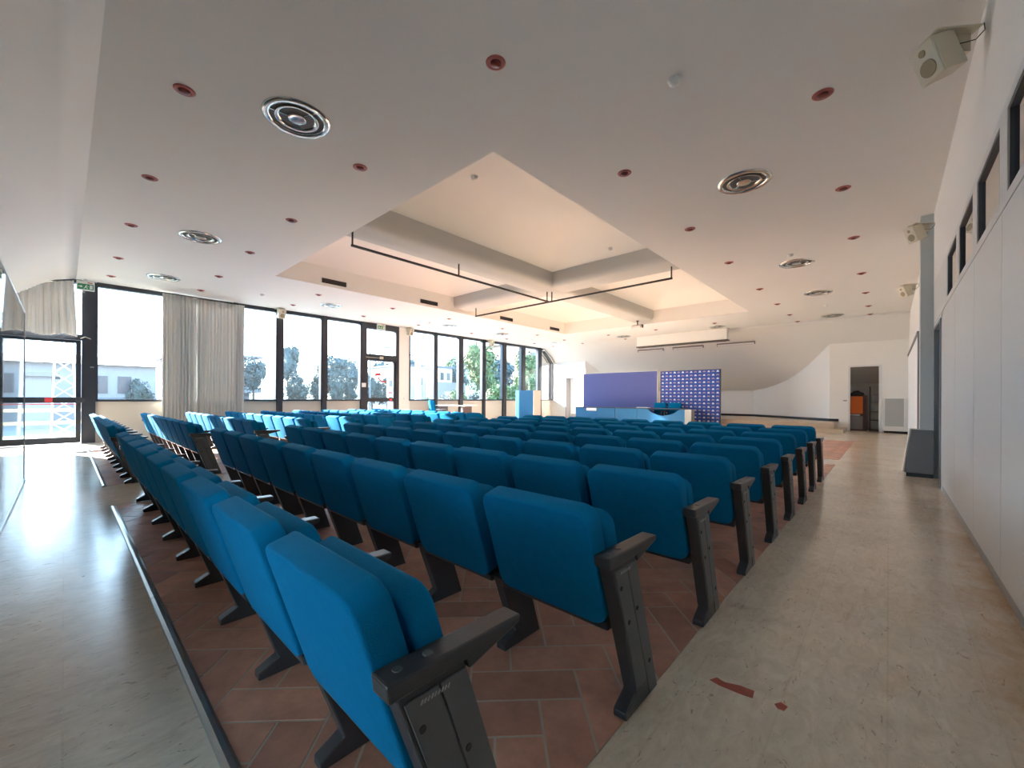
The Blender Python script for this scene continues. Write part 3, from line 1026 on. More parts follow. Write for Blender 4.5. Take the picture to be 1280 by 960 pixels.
def make_chair(kind):
    """kind: 'mid', 'end' (covered outer frame on the aisle), 'last' (frames on both sides)."""
    t = thing('auditorium_chair', 'x', 'chair', (0, 0, 0), 0, 'fixed seating rows')
    bk = link('backrest', back_me, t)
    if kind != 'mid':
        bk.scale.x = 0.992
    link('seat', seat_me, t)
    link('seat_pan', pan_me, t)
    for sx_ in ((1,) if kind != 'last' else (1, -1)):
        full = kind == 'end' or sx_ < 0
        s_ = link('side_frame', side_me if full else mid_me, t, (sx_ * PITCH / 2, 0, 0))
        link('armrest', arm_me if full else marm_me, s_)
        if kind == 'end':
            for yy in (-0.095, -0.02):
                link('armrest_cap', cap_me, s_, (0, yy, 0))
            link('side_cover', cov_a, s_)
            link('side_cover', cov_b, s_)
            for u, z in ((0.17, 0.515), (0.22, 0.370), (0.66, 0.400), (0.80, 0.150)):
                link('cover_screw', scr_me, s_, (0, yr(u, z), z))
            link('lettering', let_me, s_)
    return t


proto = {k: make_chair(k) for k in ('mid', 'end', 'last')}
used = set()
ROWN = ['rear row', 'second row from the rear', 'third row from the rear', 'fourth row from the rear', 'middle row', 'fourth row from the front',
        'third row from the front', 'second row from the front', 'front row']
NSEAT = 9
for blk, xr_ in (('wall', -0.736), ('window', -7.69)):
    for r_ in range(9):
        for i in range(NSEAT):
            kind = 'end' if i == 0 else ('last' if i == NSEAT - 1 else 'mid')
            if kind in used:
                o = copy_tree(proto[kind])
            else:
                o = proto[kind]
                used.add(kind)
            o.location = (xr_ - PITCH / 2 - PITCH * i, ROW0 + ROWP * r_, 0.0042)
            if blk == 'wall':
                if i == 0:
                    who = 'blue tip-up chair at the partition-wall aisle end, %s of seats' % ROWN[r_]
                elif i == NSEAT - 1:
                    who = 'blue tip-up chair at the centre-aisle end, %s, partition-wall block' % ROWN[r_]
                else:
                    who = 'blue tip-up chair, %s from partition wall, %s, partition block' % (ORD[i], ROWN[r_])
            else:
                if i == 0:
                    who = 'blue tip-up chair at the centre-aisle end, %s, window block' % ROWN[r_]
                elif i == NSEAT - 1:
                    who = 'blue tip-up chair at the window end, %s, window block' % ROWN[r_]
                else:
                    who = 'blue tip-up chair, %s from centre aisle, %s, window block' % (ORD[i], ROWN[r_])
            o['label'] = who
            o['group'] = 'chairs in the %s block' % ('partition-wall' if blk == 'wall' else 'window')

# ------------------------------------------------------------------ ceiling fittings
spot_ring = MB().lathe([(0.048, -0.002), (0.055, -0.012), (0.078, -0.010), (0.088, -0.002), (0.088, 0.0)], 28).mesh('rim', M['red_ring'], True)
spot_cup = MB().lathe([(0.0, 0.0), (0.050, 0.0), (0.050, -0.004), (0.046, -0.018), (0.030, -0.030), (0.0, -0.032)], 24).mesh('lamp', M['red_lamp'], True)


def make_spot():
    t = thing('ceiling_spotlight', 'x', 'ceiling spotlight', (0, 0, ZC), 0, 'red-rimmed ceiling spotlights')
    link('rim', spot_ring, t)
    link('lamp', spot_cup, t)
    return t


cols = [-0.48, -2.56, -5.01, -7.36, -9.63, -12.12, -14.08]
rows = [(0.775, -5.05), (2.56, 0), (4.95, 0), (7.35, 0), (9.72, 0), (12.6, 0), (14.95, 0), (17.12, 0), (18.80, 0)]
sp = make_spot()
first = True
for j, (y, _) in enumerate(rows):
    for i, x in enumerate(cols):
        if 2 <= j <= 6 and 2 <= i <= 4:
            continue
        if (j == 0 and i < 2) or (j == 1 and i < 1):
            continue
        o = sp if first else copy_tree(sp)
        first = False
        o.location = (x, y, ZC)
        col_ = ('partition-wall line', 'line between recess and partition wall', 'recess line by the partition wall', 'recess centre line', 'recess line by the windows',
                'line between recess and windows', 'line along the windows')[i]
        o['label'] = 'red-rimmed round ceiling spotlight, %s from the rear, %s' % (ORD[j], col_)

dome = MB().lathe([(0.0, -0.055), (0.03, -0.052), (0.045, -0.04), (0.05, -0.012), (0.06, -0.010), (0.062, 0.0)], 24).mesh('dome', M['white_plastic'], True)
det = [(-1.47, 3.81, ZC, 'above the partition-wall aisle, by the rear row'), (-1.49, 10.0, ZC, 'beside a round diffuser above the partition-wall aisle'),
       (-1.46, 16.07, ZC, 'above the aisle by the stage step'), (-13.3, 3.85, ZC, 'close to the grey curtain'), (-13.27, 9.67, ZC, 'close to the glazed side door'),
       (-13.24, 15.95, ZC, 'close to the last windows by the stage'), (-5.34, 4.83, 5.055, 'inside the recess, at its rear corner'),
       (-4.92, 8.82, 4.79, 'inside the recess, beside the crossing beam')]
for k, (x, y, z, lab) in enumerate(det):
    o = link('smoke_detector', dome, None, (x, y, z))
    tag(o, 'small white smoke detector on the ceiling ' + lab, 'smoke detector', 'ceiling smoke detectors')

dring = MB().lathe([(0.255, -0.004), (0.262, -0.020), (0.300, -0.022), (0.325, -0.008), (0.328, 0.0)], 48).mesh('rim', M['chrome'], True)
dcone = MB().lathe([(0.150, 0.035), (0.170, -0.008), (0.205, -0.018), (0.212, -0.014), (0.178, 0.0), (0.160, 0.04)], 48).mesh('cone', M['chrome'], True)
dcone2 = MB().lathe([(0.0, -0.012), (0.075, -0.016), (0.092, -0.012), (0.080, -0.004), (0.060, 0.03)], 40).mesh('hub', M['chrome'], True)
dback = MB().lathe([(0.0, -0.0015), (0.262, -0.0015), (0.262, 0.0)], 40).mesh('plenum', M['vent_grey'])
dspk = MB()
for k in range(3):
    a = 2 * PI * k / 3 + 0.4
    dspk.tube([(0.05 * math.cos(a), 0.05 * math.sin(a), -0.006), (0.26 * math.cos(a), 0.26 * math.sin(a), -0.006)], 0.006, 6)
dspk_me = dspk.mesh('spider', M['chrome'])


def make_diff():
    t = thing('ceiling_diffuser', 'x', 'air diffuser', (0, 0, ZC), 0, 'round ceiling air diffusers')
    for nm, me_ in (('rim', dring), ('cone', dcone), ('hub', dcone2), ('plenum', dback), ('spider', dspk_me)):
        link(nm, me_, t)
    return t


diffs = [(-4.63, 1.66, 'above the rear row of the partition block, behind the recess'), (-9.40, 1.70, 'above the rear row of the window block'),
         (-13.25, 1.66, 'close to the curtain and exit door'), (-1.46, 6.24, 'above the partition-wall aisle, first from the rear'),
         (-1.48, 10.73, 'above the partition-wall aisle, second from the rear'), (-1.45, 14.10, 'above the partition-wall aisle, third from the rear'),
         (-1.47, 18.25, 'above the aisle in front of the store door'), (-5.20, 18.06, 'beside the projection screen case, partition side'),
         (-9.29, 17.97, 'beside the projection screen case, window side'), (-13.06, 17.85, 'above the windows next to the stage'),
         (-13.13, 13.60, 'by the windows, near the stage-side recess corner'), (-13.24, 10.64, 'near the plaster pier and side door'), (-13.22, 5.79, 'by the windows, near the second post past the curtain')]
dp_ = make_diff()
for k, (x, y, lab) in enumerate(diffs):
    o = dp_ if k == 0 else copy_tree(dp_)
    o.location = (x, y, ZC)
    o.rotation_euler.z = 0.7 * k
    o['label'] = 'round metal ceiling air diffuser ' + lab

# grilles on the side of the recess
for k, (ya, yb) in enumerate(((4.58, 5.25), (7.67, 8.36), (11.32, 12.05), (14.46, 15.18))):
    t = thing('air_vent', 'rectangular dark air vent on the recess side, %s from the rear' % ORD[k], 'air vent', (RX0, (ya + yb) / 2, 4.29), 0, 'recess air vents')
    hw = (yb - ya) / 2
    MB().box(0, 0.012, -hw - 0.03, hw + 0.03, -0.085, -0.065).box(0, 0.012, -hw - 0.03, hw + 0.03, 0.065, 0.085).box(0, 0.012, -hw - 0.03, -hw, -0.065, 0.065) \
        .box(0, 0.012, hw, hw + 0.03, -0.065, 0.065).build('frame', M['ceiling'], t)
    MB().box(0.0, 0.003, -hw, hw, -0.065, 0.065).build('backing', M['dark_void'], t)
    lv = MB()
    for q in range(8):
        z = -0.056 + 0.016 * q
        lv.add([(0.003, -hw, z + 0.009), (0.003, hw, z + 0.009), (0.011, hw, z), (0.011, -hw, z)], [(0, 1, 2, 3)])
    lv.build('louvre', M['vent_grey'], t)

# crossed dark lighting track hung under the beams
t = thing('lighting_track', 'long dark lighting track hung under the beam running towards the stage', 'lighting track', (CX, 3.55, 3.985), 0, 'dark lighting tracks')
MB().box(-0.02, 0.02, 0, 5.93, -0.02, 0.02).build('track', M['rail'], t)
for y in (0.02, 2.55, 5.85):
    MB().box(-0.012, 0.012, y - 0.012, y + 0.012, 0.02, ZB - 3.985 + (0.0 if y > 0.1 else -0.02)).build('hanger', M['rail'], t)
t = thing('lighting_track', 'dark lighting track hung under the beam crossing the recess from the windows', 'lighting track', (-10.42, CY, 3.985), 0, 'dark lighting tracks')
MB().box(0, 6.72, -0.02, 0.02, -0.02, 0.02).build('track', M['rail'], t)
for x in (0.02, 3.25, 6.70):
    MB().box(x - 0.012, x + 0.012, -0.012, 0.012, 0.02, ZB - 3.985).build('hanger', M['rail'], t)

# projector on the recess edge
t = thing('projector', 'small ceiling projector on a dark bracket at the recess edge by the stage', 'projector', (-7.30, 15.25, ZB))
MB().lathe([(0.0, 0.0), (0.05, 0.0), (0.05, -0.02), (0.02, -0.03), (0.02, -0.17), (0.0, -0.17)], 12).build('pole', M['rail'], t)
MB().box(-0.23, 0.23, -0.03, 0.03, -0.20, -0.17).box(-0.23, -0.20, -0.03, 0.03, -0.29, -0.20).box(0.20, 0.23, -0.03, 0.03, -0.29, -0.20).build('bracket', M['rail'], t)
MB().box(-0.19, 0.19, -0.15, 0.15, -0.30, -0.205).build('body', M['white_plastic'], t, bevel=0.015)

# projection screen case hanging from the ceiling above the stage edge
t = thing('screen_case', 'long white projection screen case hung from the ceiling above the stage', 'projection screen', (-6.94, 18.70, ZC))
MB().box(-1.98, 1.98, -0.13, 0.13, -0.47, 0.0).build('case', M['plaster'], t, bevel=0.01)
MB().box(-2.0, 2.02, -0.15, 0.13, -0.52, -0.47).build('slot_frame', M['vent_grey'], t)
MB().box(-1.93, 1.93, -0.05, 0.05, -0.535, -0.52).build('screen_bar', M['dark_void'], t)
for k, (xa_, xb_, lab) in enumerate(((-9.46, -8.13, 'window-side'), (-7.68, -6.27, 'middle'), (-5.70, -4.19, 'partition-side'))):
    s_ = 0.90
    yy = YC1 + s_
    t = thing('strip_light', 'thin grey strip light on the curved ceiling over the stage, %s of three' % lab, 'strip light', ((xa_ + xb_) / 2, yy, prof_z(s_)), 0, 'stage strip lights')
    t.rotation_euler = (-0.80, 0, 0)
    hw = (xb_ - xa_) / 2
    MB().box(-hw, hw, -0.06, 0.06, -0.075, -0.004).build('housing', M['grey_lam'], t, bevel=0.008)
    MB().box(-hw + 0.03, hw - 0.03, -0.045, 0.045, -0.082, -0.075).build('diffuser', M['white_plastic'], t)


# loudspeakers
def speaker(loc, rz, tilt, label, scale=1.0, bracket='wall'):
    t = thing('loudspeaker', label, 'loudspeaker', loc, rz, 'beige loudspeakers')
    t.scale = (scale,) * 3
    rt = Matrix.Rotation(tilt, 4, 'X')
    bodym = MB().prism([(-0.12, -0.10), (0.12, -0.10), (0.075, 0.13), (-0.075, 0.13)], -0.16, 0.16, 'z')
    bodym.v = [tuple(rt @ Vector(p)) for p in bodym.v]
    bo = bodym.build('cabinet', M['beige_plastic'], t, bevel=0.015)
    g = MB()
    for cz, r in ((-0.055, 0.072), (0.085, 0.030)):
        ring = [(r * math.cos(2 * PI * k / 20), cz + r * math.sin(2 * PI * k / 20)) for k in range(20)]
        g.prism(ring, -0.106, -0.100, 'y')
    g.v = [tuple(rt @ Vector(p)) for p in g.v]
    g.build('grille', M['beige_grille'], t)
    br = MB()
    br.prism([(-0.10, -0.08), (0.10, -0.08), (0.10, 0.26), (-0.10, 0.26)], 0.17, 0.185, 'z')
    br.box(-0.02, 0.02, 0.10, 0.24, 0.02, 0.17)
    br.build('bracket', M['beige_plastic'], t)
    MB().tube([(0.07, 0.10, 0.05), (0.13, 0.18, 0.03), (0.14, 0.24, 0.10), (0.12, 0.25, 0.17)], 0.004, 6).build('cable', M['rail'], t)
    return t


speaker((0.27, 4.55, 3.84), -0.95, 0.38, 'beige loudspeaker high in the ceiling corner above the clerestory windows', 0.88)
speaker((0.29, 8.72, 3.72), -0.95, 0.38, 'beige loudspeaker high on the wall beside the grey-green pilaster', 0.74)
speaker((0.28, 13.2, 3.72), -0.95, 0.38, 'beige loudspeaker high on the wall beyond the grey-green pilaster', 0.8)
speaker((XW + 0.32, 4.86, 3.96), 1.75, 0.30, 'beige loudspeaker at the head of the window post past the curtain', 0.95)
speaker((XW + 0.32, 9.85, 3.96), 1.75, 0.30, 'beige loudspeaker at the top of the plaster pier', 0.95)
speaker((XW + 0.32, 14.65, 3.96), 1.75, 0.30, 'beige loudspeaker at the window head, three windows past the plaster pier', 0.95)


# exit signs
def exit_sign(loc, w_, h_, label):
    t = thing('exit_sign', label, 'exit sign', loc, 0, 'green exit signs')
    MB().box(-0.05, 0.0, -w_ / 2, w_ / 2, -h_ / 2, h_ / 2).build('housing', M['white_plastic'], t, bevel=0.006)
    MB().box(0.0005, 0.003, -w_ * 0.44, w_ * 0.44, -h_ * 0.40, h_ * 0.18).build('panel', M['exit_green'], t)
    z0, hh = -h_ * 0.33, h_ * 0.42
    pic = MB()
    q = lambda pts: pic.add([(0.0036, a * w_, z0 + b * hh) for a, b in pts], [tuple(range(len(pts)))])
    q([(0.22, 0), (0.38, 0), (0.38, 1), (0.22, 1)])                      # door
    q([(-0.05, 0.35), (0.02, 0.30), (0.08, 0.75), (0.00, 0.80)])          # running figure
    q([(0.02, 0.84), (0.07, 0.84), (0.07, 1.0), (0.02, 1.0)])
    q([(-0.05, 0.35), (-0.12, 0.02), (-0.08, 0.0), (0.0, 0.33)])
    q([(0.0, 0.36), (0.08, 0.20), (0.05, 0.0), (0.09, 0.0), (0.13, 0.22), (0.03, 0.42)])
    q([(0.05, 0.70), (0.15, 0.52), (0.17, 0.58), (0.07, 0.78)])
    q([(-0.40, 0.40), (-0.28, 0.40), (-0.28, 0.15), (-0.15, 0.5), (-0.28, 0.85), (-0.28, 0.60), (-0.40, 0.60)])  # arrow
    pic.build('pictogram', M['white_plastic'], t)
    MB().box(0.0005, 0.002, w_ * 0.10, w_ * 0.38, h_ * 0.27, h_ * 0.36).build('maker_strip', M['sign_red'], t)
    MB().box(-0.045, -0.015, -w_ * 0.1, w_ * 0.1, h_ / 2, ZC - loc[2]).build('mount', M['white_plastic'], t)


exit_sign((XW + 0.27, 0.36, 3.98), 0.32, 0.24, 'green and white exit sign hung above the glazed exit door')
exit_sign((XW + 0.22, 8.57, 4.02), 0.36, 0.22, 'small green exit sign above the glazed side door')


# curtains
def drape(name, y0, y1, ztop, zbot, xc, amp, folds, label, seed, rail_pts=None, flare=0.0):
    rnd = random.Random(seed)
    n = folds * 12
    ph = [rnd.uniform(-0.5, 0.5) for _ in range(folds + 2)]
    am = [rnd.uniform(0.65, 1.25) for _ in range(folds + 2)]
    nz = 14
    vs = []
    for i in range(n + 1):
        u = i / n
        k = u * folds
        kk = int(k)
        a = am[kk] * (1 - (k - kk)) + am[kk + 1] * (k - kk)
        p_ = ph[kk] * (1 - (k - kk)) + ph[kk + 1] * (k - kk)
        for j in range(nz + 1):
            v = j / nz
            y = y0 + (y1 - y0) * u
            zt = ztop(y)
            zb = zbot + 0.035 * math.sin(k * 1.3 + seed)
            z = zt + (zb - zt) * v
            gather = 0.45 + 0.55 * min(1.0, v * 4)
            x = xc + amp * a * gather * math.sin(2 * PI * k + p_ + 0.5 * math.sin(v * 2.1 + kk)) + 0.012 * math.sin(9 * v + k)
            yy = y + flare * v * (u - 0.5) + 0.3 * amp * math.sin(4 * PI * k)
            vs.append((x, yy, z))
    fs = [(i * (nz + 1) + j, (i + 1) * (nz + 1) + j, (i + 1) * (nz + 1) + j + 1, i * (nz + 1) + j + 1) for i in range(n) for j in range(nz)]
    t = thing(name, label, 'curtain')
    o = MB().add(vs, fs).build('cloth', M['curtain'], t, True)
    so = o.modifiers.new('thickness', 'SOLIDIFY')
    so.thickness = 0.004
    if rail_pts:
        MB().tube(rail_pts, 0.014, 8).build('curtain_rail', M['rail'], t)
    return t


drape('curtain', 1.84, 2.60, lambda y: 4.07, 0.04, XW + 0.30, 0.05, 9, 'grey floor-length curtain panel hanging next to the first window', 3,
      [(XW + 0.30, 1.80, 4.09), (XW + 0.30, 2.60, 4.09)])
drape('curtain', 2.55, 3.84, lambda y: 4.07, 0.04, XW + 0.18, 0.05, 15, 'grey floor-length curtain panel, the wider of the pair between two windows', 5,
      [(XW + 0.18, 2.55, 4.09), (XW + 0.18, 3.88, 4.09)])


def val_top(y):
    pts = [(-1.0, 3.36), (-0.74, 3.59), (-0.33, 3.93), (0.17, 4.08), (0.3, 4.08)]
    for (a, za), (b, zb) in zip(pts, pts[1:]):
        if a <= y <= b:
            return za + (zb - za) * (y - a) / (b - a)
    return 4.08


drape('curtain', -0.90, 0.16, val_top, 2.70, XW + 0.22, 0.04, 9, 'short grey curtain covering the transom above the exit door', 11,
      [(XW + 0.22, -0.92, 3.46), (XW + 0.22, -0.74, 3.62), (XW + 0.22, -0.33, 3.965), (XW + 0.22, 0.17, 4.11)], 0.12)
# curtain rail left bare at the last window
tag(MB().tube([(XW + 0.22, 18.75, 4.10), (XW + 0.22, 19.10, 4.08), (XW + 0.22, 19.75, 3.70), (XW + 0.22, 20.12, 3.36)], 0.016, 8).build('curtain_rail', M['rail']),
    'bare dark bent curtain rail over the last window by the stage', 'curtain rail')

# ------------------------------------------------------------------ stage furniture
t = thing('display_board', 'large plain violet-blue board standing behind the speakers desk', 'board', (-9.76, 18.36, 0))
MB().box(-1.98, 1.95, -0.03, 0.03, 0.30, 2.46).build('panel', M['screen_blue'], t)
MB().box(-2.0, -1.98, -0.035, 0.035, 0.28, 2.48).box(1.95, 1.97, -0.035, 0.035, 0.28, 2.48).box(-1.98, 1.95, -0.035, 0.035, 2.46, 2.48).box(-1.98, 1.95, -0.035, 0.035, 0.28, 0.30) \
    .build('frame', M['alu'], t)
for x in (-1.7, 1.7):
    MB().box(x - 0.03, x + 0.03, -0.06, 0.05, 0.03, 0.28).box(x - 0.03, x + 0.03, -0.35, 0.05, 0, 0.03).build('foot', M['alu'], t)

t = thing('logo_backdrop', 'blue press backdrop printed with rows of small white and tan logos', 'backdrop', (-6.38, 18.36, 0))
MB().box(-1.25, 1.23, -0.02, 0.02, 0.16, 2.42).build('panel', M['backdrop'], t)
MB().box(-1.28, -1.25, -0.025, 0.025, 0.14, 2.44).box(1.23, 1.26, -0.025, 0.025, 0.14, 2.44).box(-1.25, 1.23, -0.025, 0.025, 2.42, 2.44).build('frame', M['desk_top'], t)
lw, lt = MB(), MB()
for rr in range(15):
    for c in range(14):
        x = -1.17 + 0.178 * c
        z = 2.36 - 0.150 * rr
        if x > 1.17 or z < 0.22:
            continue
        if (rr + c) % 2:
            pts = [(x + 0.042 * math.cos(a), z + 0.034 * math.sin(a)) for a in (2 * PI * k / 10 for k in range(10))]
            lw.add([(px, -0.022, pz) for px, pz in pts], [tuple(range(10))])
            lw.add([(x - 0.055, -0.0215, z - 0.036), (x + 0.055, -0.0215, z - 0.036), (x + 0.04, -0.0215, z - 0.01), (x - 0.04, -0.0215, z - 0.01)], [(0, 1, 2, 3)])
        else:
            pts = [(x + 0.066 * math.cos(a), z - 0.03 + 0.062 * math.sin(a)) for a in (PI * k / 8 for k in range(9))]
            lt.add([(px, -0.022, pz) for px, pz in pts], [tuple(range(9))])
lw.build('white_logo', M['logo_white'], t)
lt.build('tan_logo', M['logo_tan'], t)
for x in (-0.07, 1.0):
    MB().box(x - 0.03, x + 0.03, -0.02, 0.02, 0.02, 0.16).box(x - 0.03, x + 0.03, -0.30, 0.04, 0, 0.02).build('foot', M['alu'], t)

# speakers desk: three units with a shared look
DY = 17.35


def desk_unit(x0, x1, cut, label, end=False):
    t = thing('desk', label, 'desk', ((x0 + x1) / 2, DY, 0), 0, 'speakers desk units')
    h = (x1 - x0) / 2
    MB().box(-h + 0.005, h - 0.005, 0.0, 0.75, 0.745, 0.775).build('desk_top', M['desk_top'], t)
    pts = [(-h + 0.01, 0.05), (h - 0.01, 0.05), (h - 0.01, 0.742)]
    if cut == 'swag':
        pts.append((h - 0.22, 0.742))
        for k in range(11):
            a = k / 10
            pts.append((h - 0.22 - (2 * h - 0.70) * a, 0.742 - 0.27 * math.sin(PI * a) ** 0.8))
        pts.append((-h + 0.40, 0.742))
    elif cut == 'notch':
        pts += [(-h + 0.95, 0.742), (-h + 0.93, 0.52), (-h + 0.80, 0.55), (-h + 0.42, 0.742)]
    pts.append((-h + 0.01, 0.742))
    MB().prism(pts, 0.02, 0.04, 'y').build('front_panel', M['desk_blue'], t)
    for sx_ in (-1, 1):
        MB().box(sx_ * (h - 0.03) - 0.02, sx_ * (h - 0.03) + 0.02, 0.05, 0.70, 0, 0.745).build('leg', M['desk_top'], t)
    if end:
        MB().box(h - 0.01, h + 0.26, 0.02, 0.40, 0, 0.755).build('end_panel', M['grey_panel'], t, bevel=0.01)
    return t


desk_unit(-11.60, -9.42, 'notch', 'blue-fronted desk with a notch in its panel, window end of the speakers table')
desk_unit(-9.42, -8.33, None, 'short blue-fronted desk in the middle of the speakers table')
desk_unit(-8.33, -6.22, 'swag', 'blue-fronted desk with a dipping panel and grey end, in front of the backdrop', True)
tag(MB().box(-10.95, -10.40, DY + 0.004, DY + 0.018, 0.60, 0.735).build('name_card', M['paper'], None), 'white card fixed on the front of the window-end speakers desk', 'card')
bpy.data.objects['name_card'].scale = (1, 1, 1)
tag(MB().box(-0.28, 0.28, -0.12, 0.12, 0, 0.035).build('paper_stack', M['paper'], None, bevel=0.004, loc=(-8.15, DY + 0.3, 0.7755)), 'stack of white papers lying on the speakers desk', 'papers')


def armchair(x, y, z, rz, label, s=1.0):
    t = thing('conference_chair', label, 'chair', (x, y, z), rz, 'blue chairs on the stage side')
    t.scale = (s, s, s)
    MB().slab(0.56, 0.56, 0.07, 0.05, 0.025, (0, 0.27, 0.46), (1, 0, 0), (0, 0.12, 1)).build('backrest', M['fabric'], t, True)
    MB().slab(0.52, 0.50, 0.08, 0.05, 0.03, (0, -0.27, 0.42), (1, 0, 0), (0, 1, 0.03)).build('seat', M['fabric'], t, True)
    for sx_ in (-1, 1):
        MB().tube([(sx_ * 0.27, -0.24, 0.0), (sx_ * 0.27, -0.24, 0.64), (sx_ * 0.27, -0.15, 0.66), (sx_ * 0.27, 0.20, 0.66), (sx_ * 0.27, 0.26, 0.55)], 0.014, 8).build('front_leg', M['steel'], t)
        MB().tube([(sx_ * 0.27, 0.30, 0.0), (sx_ * 0.25, 0.22, 0.44), (sx_ * 0.25, 0.29, 0.78)], 0.014, 8).build('rear_leg', M['steel'], t)
    return t


armchair(-7.62, 17.94, 0, 0.0, 'blue upholstered chair behind the speakers desk, nearer the violet-blue board')
armchair(-6.95, 17.94, 0, 0.02, 'blue upholstered chair behind the speakers desk, nearer the grey desk end')

# lectern and side table near the windows
t = thing('lectern', 'tall bright blue lectern standing in front of the windows near the stage', 'lectern', (-12.05, 14.0, 0))
MB().box(-0.55, 0.50, -0.02, 0.02, 0.03, 1.545).build('front_panel', M['desk_blue'], t, bevel=0.004)
MB().box(0.50, 0.54, -0.03, 0.45, 0.03, 1.54).build('side_panel', M['white_plastic'], t)
MB().box(-0.55, -0.51, 0.02, 0.45, 0.03, 1.54).build('side_panel', M['white_plastic'], t)
MB().box(-0.56, 0.55, 0.0, 0.46, 0.0, 0.03).build('base', M['desk_top'], t)
MB().box(-0.51, 0.50, 0.021, 0.43, 1.08, 1.11).build('shelf', M['white_plastic'], t)

t = thing('side_table', 'small white-topped table below the windows near the lectern', 'table', (-13.85, 11.4, 0))
MB().box(-0.98, 1.10, -0.32, 0.32, 0.845, 0.875).build('table_top', M['white_plastic'], t, bevel=0.005)
for x in (-0.80, 0.80):
    MB().box(x - 0.06, x + 0.06, -0.25, 0.25, 0.0, 0.845).build('leg', M['grey_lam'], t)
armchair(-14.05, 10.72, 0, PI - 0.25, 'blue chair drawn up at the white-topped table below the windows', 1.06)

# heater cabinet, sloping casing, store contents, switch
t = thing('heater_cabinet', 'white wall heater cabinet with a grey front beside the store door', 'heater', (0.18, YF - 0.001, 0))
MB().box(-0.33, 0.33, -0.26, 0.0, 0.08, 1.25).build('housing', M['white_plastic'], t, bevel=0.012)
MB().box(-0.28, 0.21, -0.275, -0.26, 0.25, 1.235).build('front_grille', M['grey_panel'], t)
MB().box(0.225, 0.245, -0.285, -0.26, 0.27, 1.22).build('handle', M['white_wall'], t)
MB().box(-0.31, 0.31, -0.22, 0.0, 0.0, 0.08).build('plinth', M['dark_void'], t)

t = thing('sloping_cabinet', 'grey wedge-shaped cabinet with a sloping front, standing at the pilaster foot', 'cabinet', (0.515, 8.94, 0))
cbm = MB().prism([(-0.335, 0.06), (-0.005, 0.06), (-0.005, 0.735), (-0.255, 0.735)], 0.0, 0.34, 'y')
cbm.build('casing', M['box_grey'], t, bevel=0.006)
MB().prism([(-0.352, 0.062), (-0.337, 0.062), (-0.257, 0.737), (-0.272, 0.737)], 0.0, 0.34, 'y').build('front_panel', M['alu'], t)
MB().box(-0.31, -0.01, 0.01, 0.33, 0.0, 0.06).build('plinth', M['desk_top'], t)

t = thing('store_cabinet', 'orange-fronted cabinet with grey lower doors inside the store room', 'cabinet', (-0.86, 20.62, 0))
MB().box(-0.40, 0.24, 0.0, 0.5, 0.0, 1.36).build('body', M['maroon'], t)
MB().box(-0.38, 0.13, -0.02, 0.0, 0.66, 1.32).build('upper_door', M['orange'], t)
MB().box(-0.38, 0.13, -0.02, 0.0, 0.06, 0.56).build('lower_door', M['grey_lam'], t)
MB().box(-0.40, 0.05, -0.05, 0.0, 0.58, 0.63).build('shelf_edge', M['alu'], t)
tag(MB().prism([(-0.34, 0), (0.18, 0), (0.14, 0.10), (0.05, 0.13), (-0.02, 0.19), (-0.14, 0.17), (-0.20, 0.10), (-0.33, 0.07)], 0.08, 0.42, 'y').build('bag', M['dark_void'], None, loc=(-0.86, 20.62, 1.3605), bevel=0.02),
    'dark bag lying on top of the orange cabinet', 'bag')
t = thing('storage_rack', 'dark storage rack holding boxes inside the store room', 'rack', (-0.28, 20.75, 0))
for z in (0.05, 0.42, 0.74, 1.10):
    MB().box(-0.26, 0.30, 0.0, 0.45, z - 0.02, z).build('shelf', M['maroon'], t)
for x in (-0.26, 0.28):
    for y in (0.0, 0.43):
        MB().box(x, x + 0.02, y, y + 0.02, 0, 1.7).build('upright', M['maroon'], t)
for k, (z, lab) in enumerate(((1.10, 'upper'), (0.74, 'lower'))):
    b_ = MB().box(-0.16, 0.24, -0.14, 0.14, 0.0, 0.25).build('box', M['grey_panel'], None, bevel=0.01, loc=(-0.30, 20.95, z + 0.0005))
    tag(b_, 'pale grey box on the %s shelf of the store-room rack' % lab, 'box', 'boxes in the store room')
tag(MB().box(-1.29, -1.17, YF - 0.012, YF, 1.13, 1.18).build('light_switch', M['grey_panel']), 'small grey switch plate beside the store doorway', 'switch')
tag(MB().box(-13.02, -12.94, YF - 0.012, YF, 1.02, 1.10).build('power_socket', M['grey_panel']), 'small socket plate on the end wall beside the violet-blue board', 'socket')

# ------------------------------------------------------------------ outside
struct(MB().box(-220, XW - 0.36, -120, 220, -0.62, -0.5), 'ground', M['ground'], 'yard and street outside the windows')
struct(MB().box(-17.6, XW - 0.15, -6, 26, -0.5, -0.02), 'ground.001', M['ground'], 'pale paved terrace outside the windows')
o = MB().box(-24, -20.6, -12, 4, -0.5, -0.30).build('verge', M['lawn'])
tag(o, 'strip of green grass outside the exit door', 'grass', kind='stuff')
hl = MB()
n1, n2 = 40, 10
rnd = random.Random(4)
vs = []
for i in range(n1 + 1):
    for j in range(n2 + 1):
        y = -10 + 200 * i / n1
        x = -150 + 60 * j / n2
        u = j / n2
        h = (5 + 20 * max(0, (y - 40) / 120)) * (1 - u) ** 1.2 * (0.8 + 0.3 * math.sin(y * 0.11) + 0.1 * math.sin(y * 0.37)) * (1 if j else 1)
        vs.append((x, y, -0.6 + h))
hl.add(vs, [(i * (n2 + 1) + j, (i + 1) * (n2 + 1) + j, (i + 1) * (n2 + 1) + j + 1, i * (n2 + 1) + j + 1) for i in range(n1) for j in range(n2)])
hs = hl.build('hill', M['hill'], None, True)
hs['kind'] = 'structure'
hs['label'] = 'low wooded hill on the horizon'


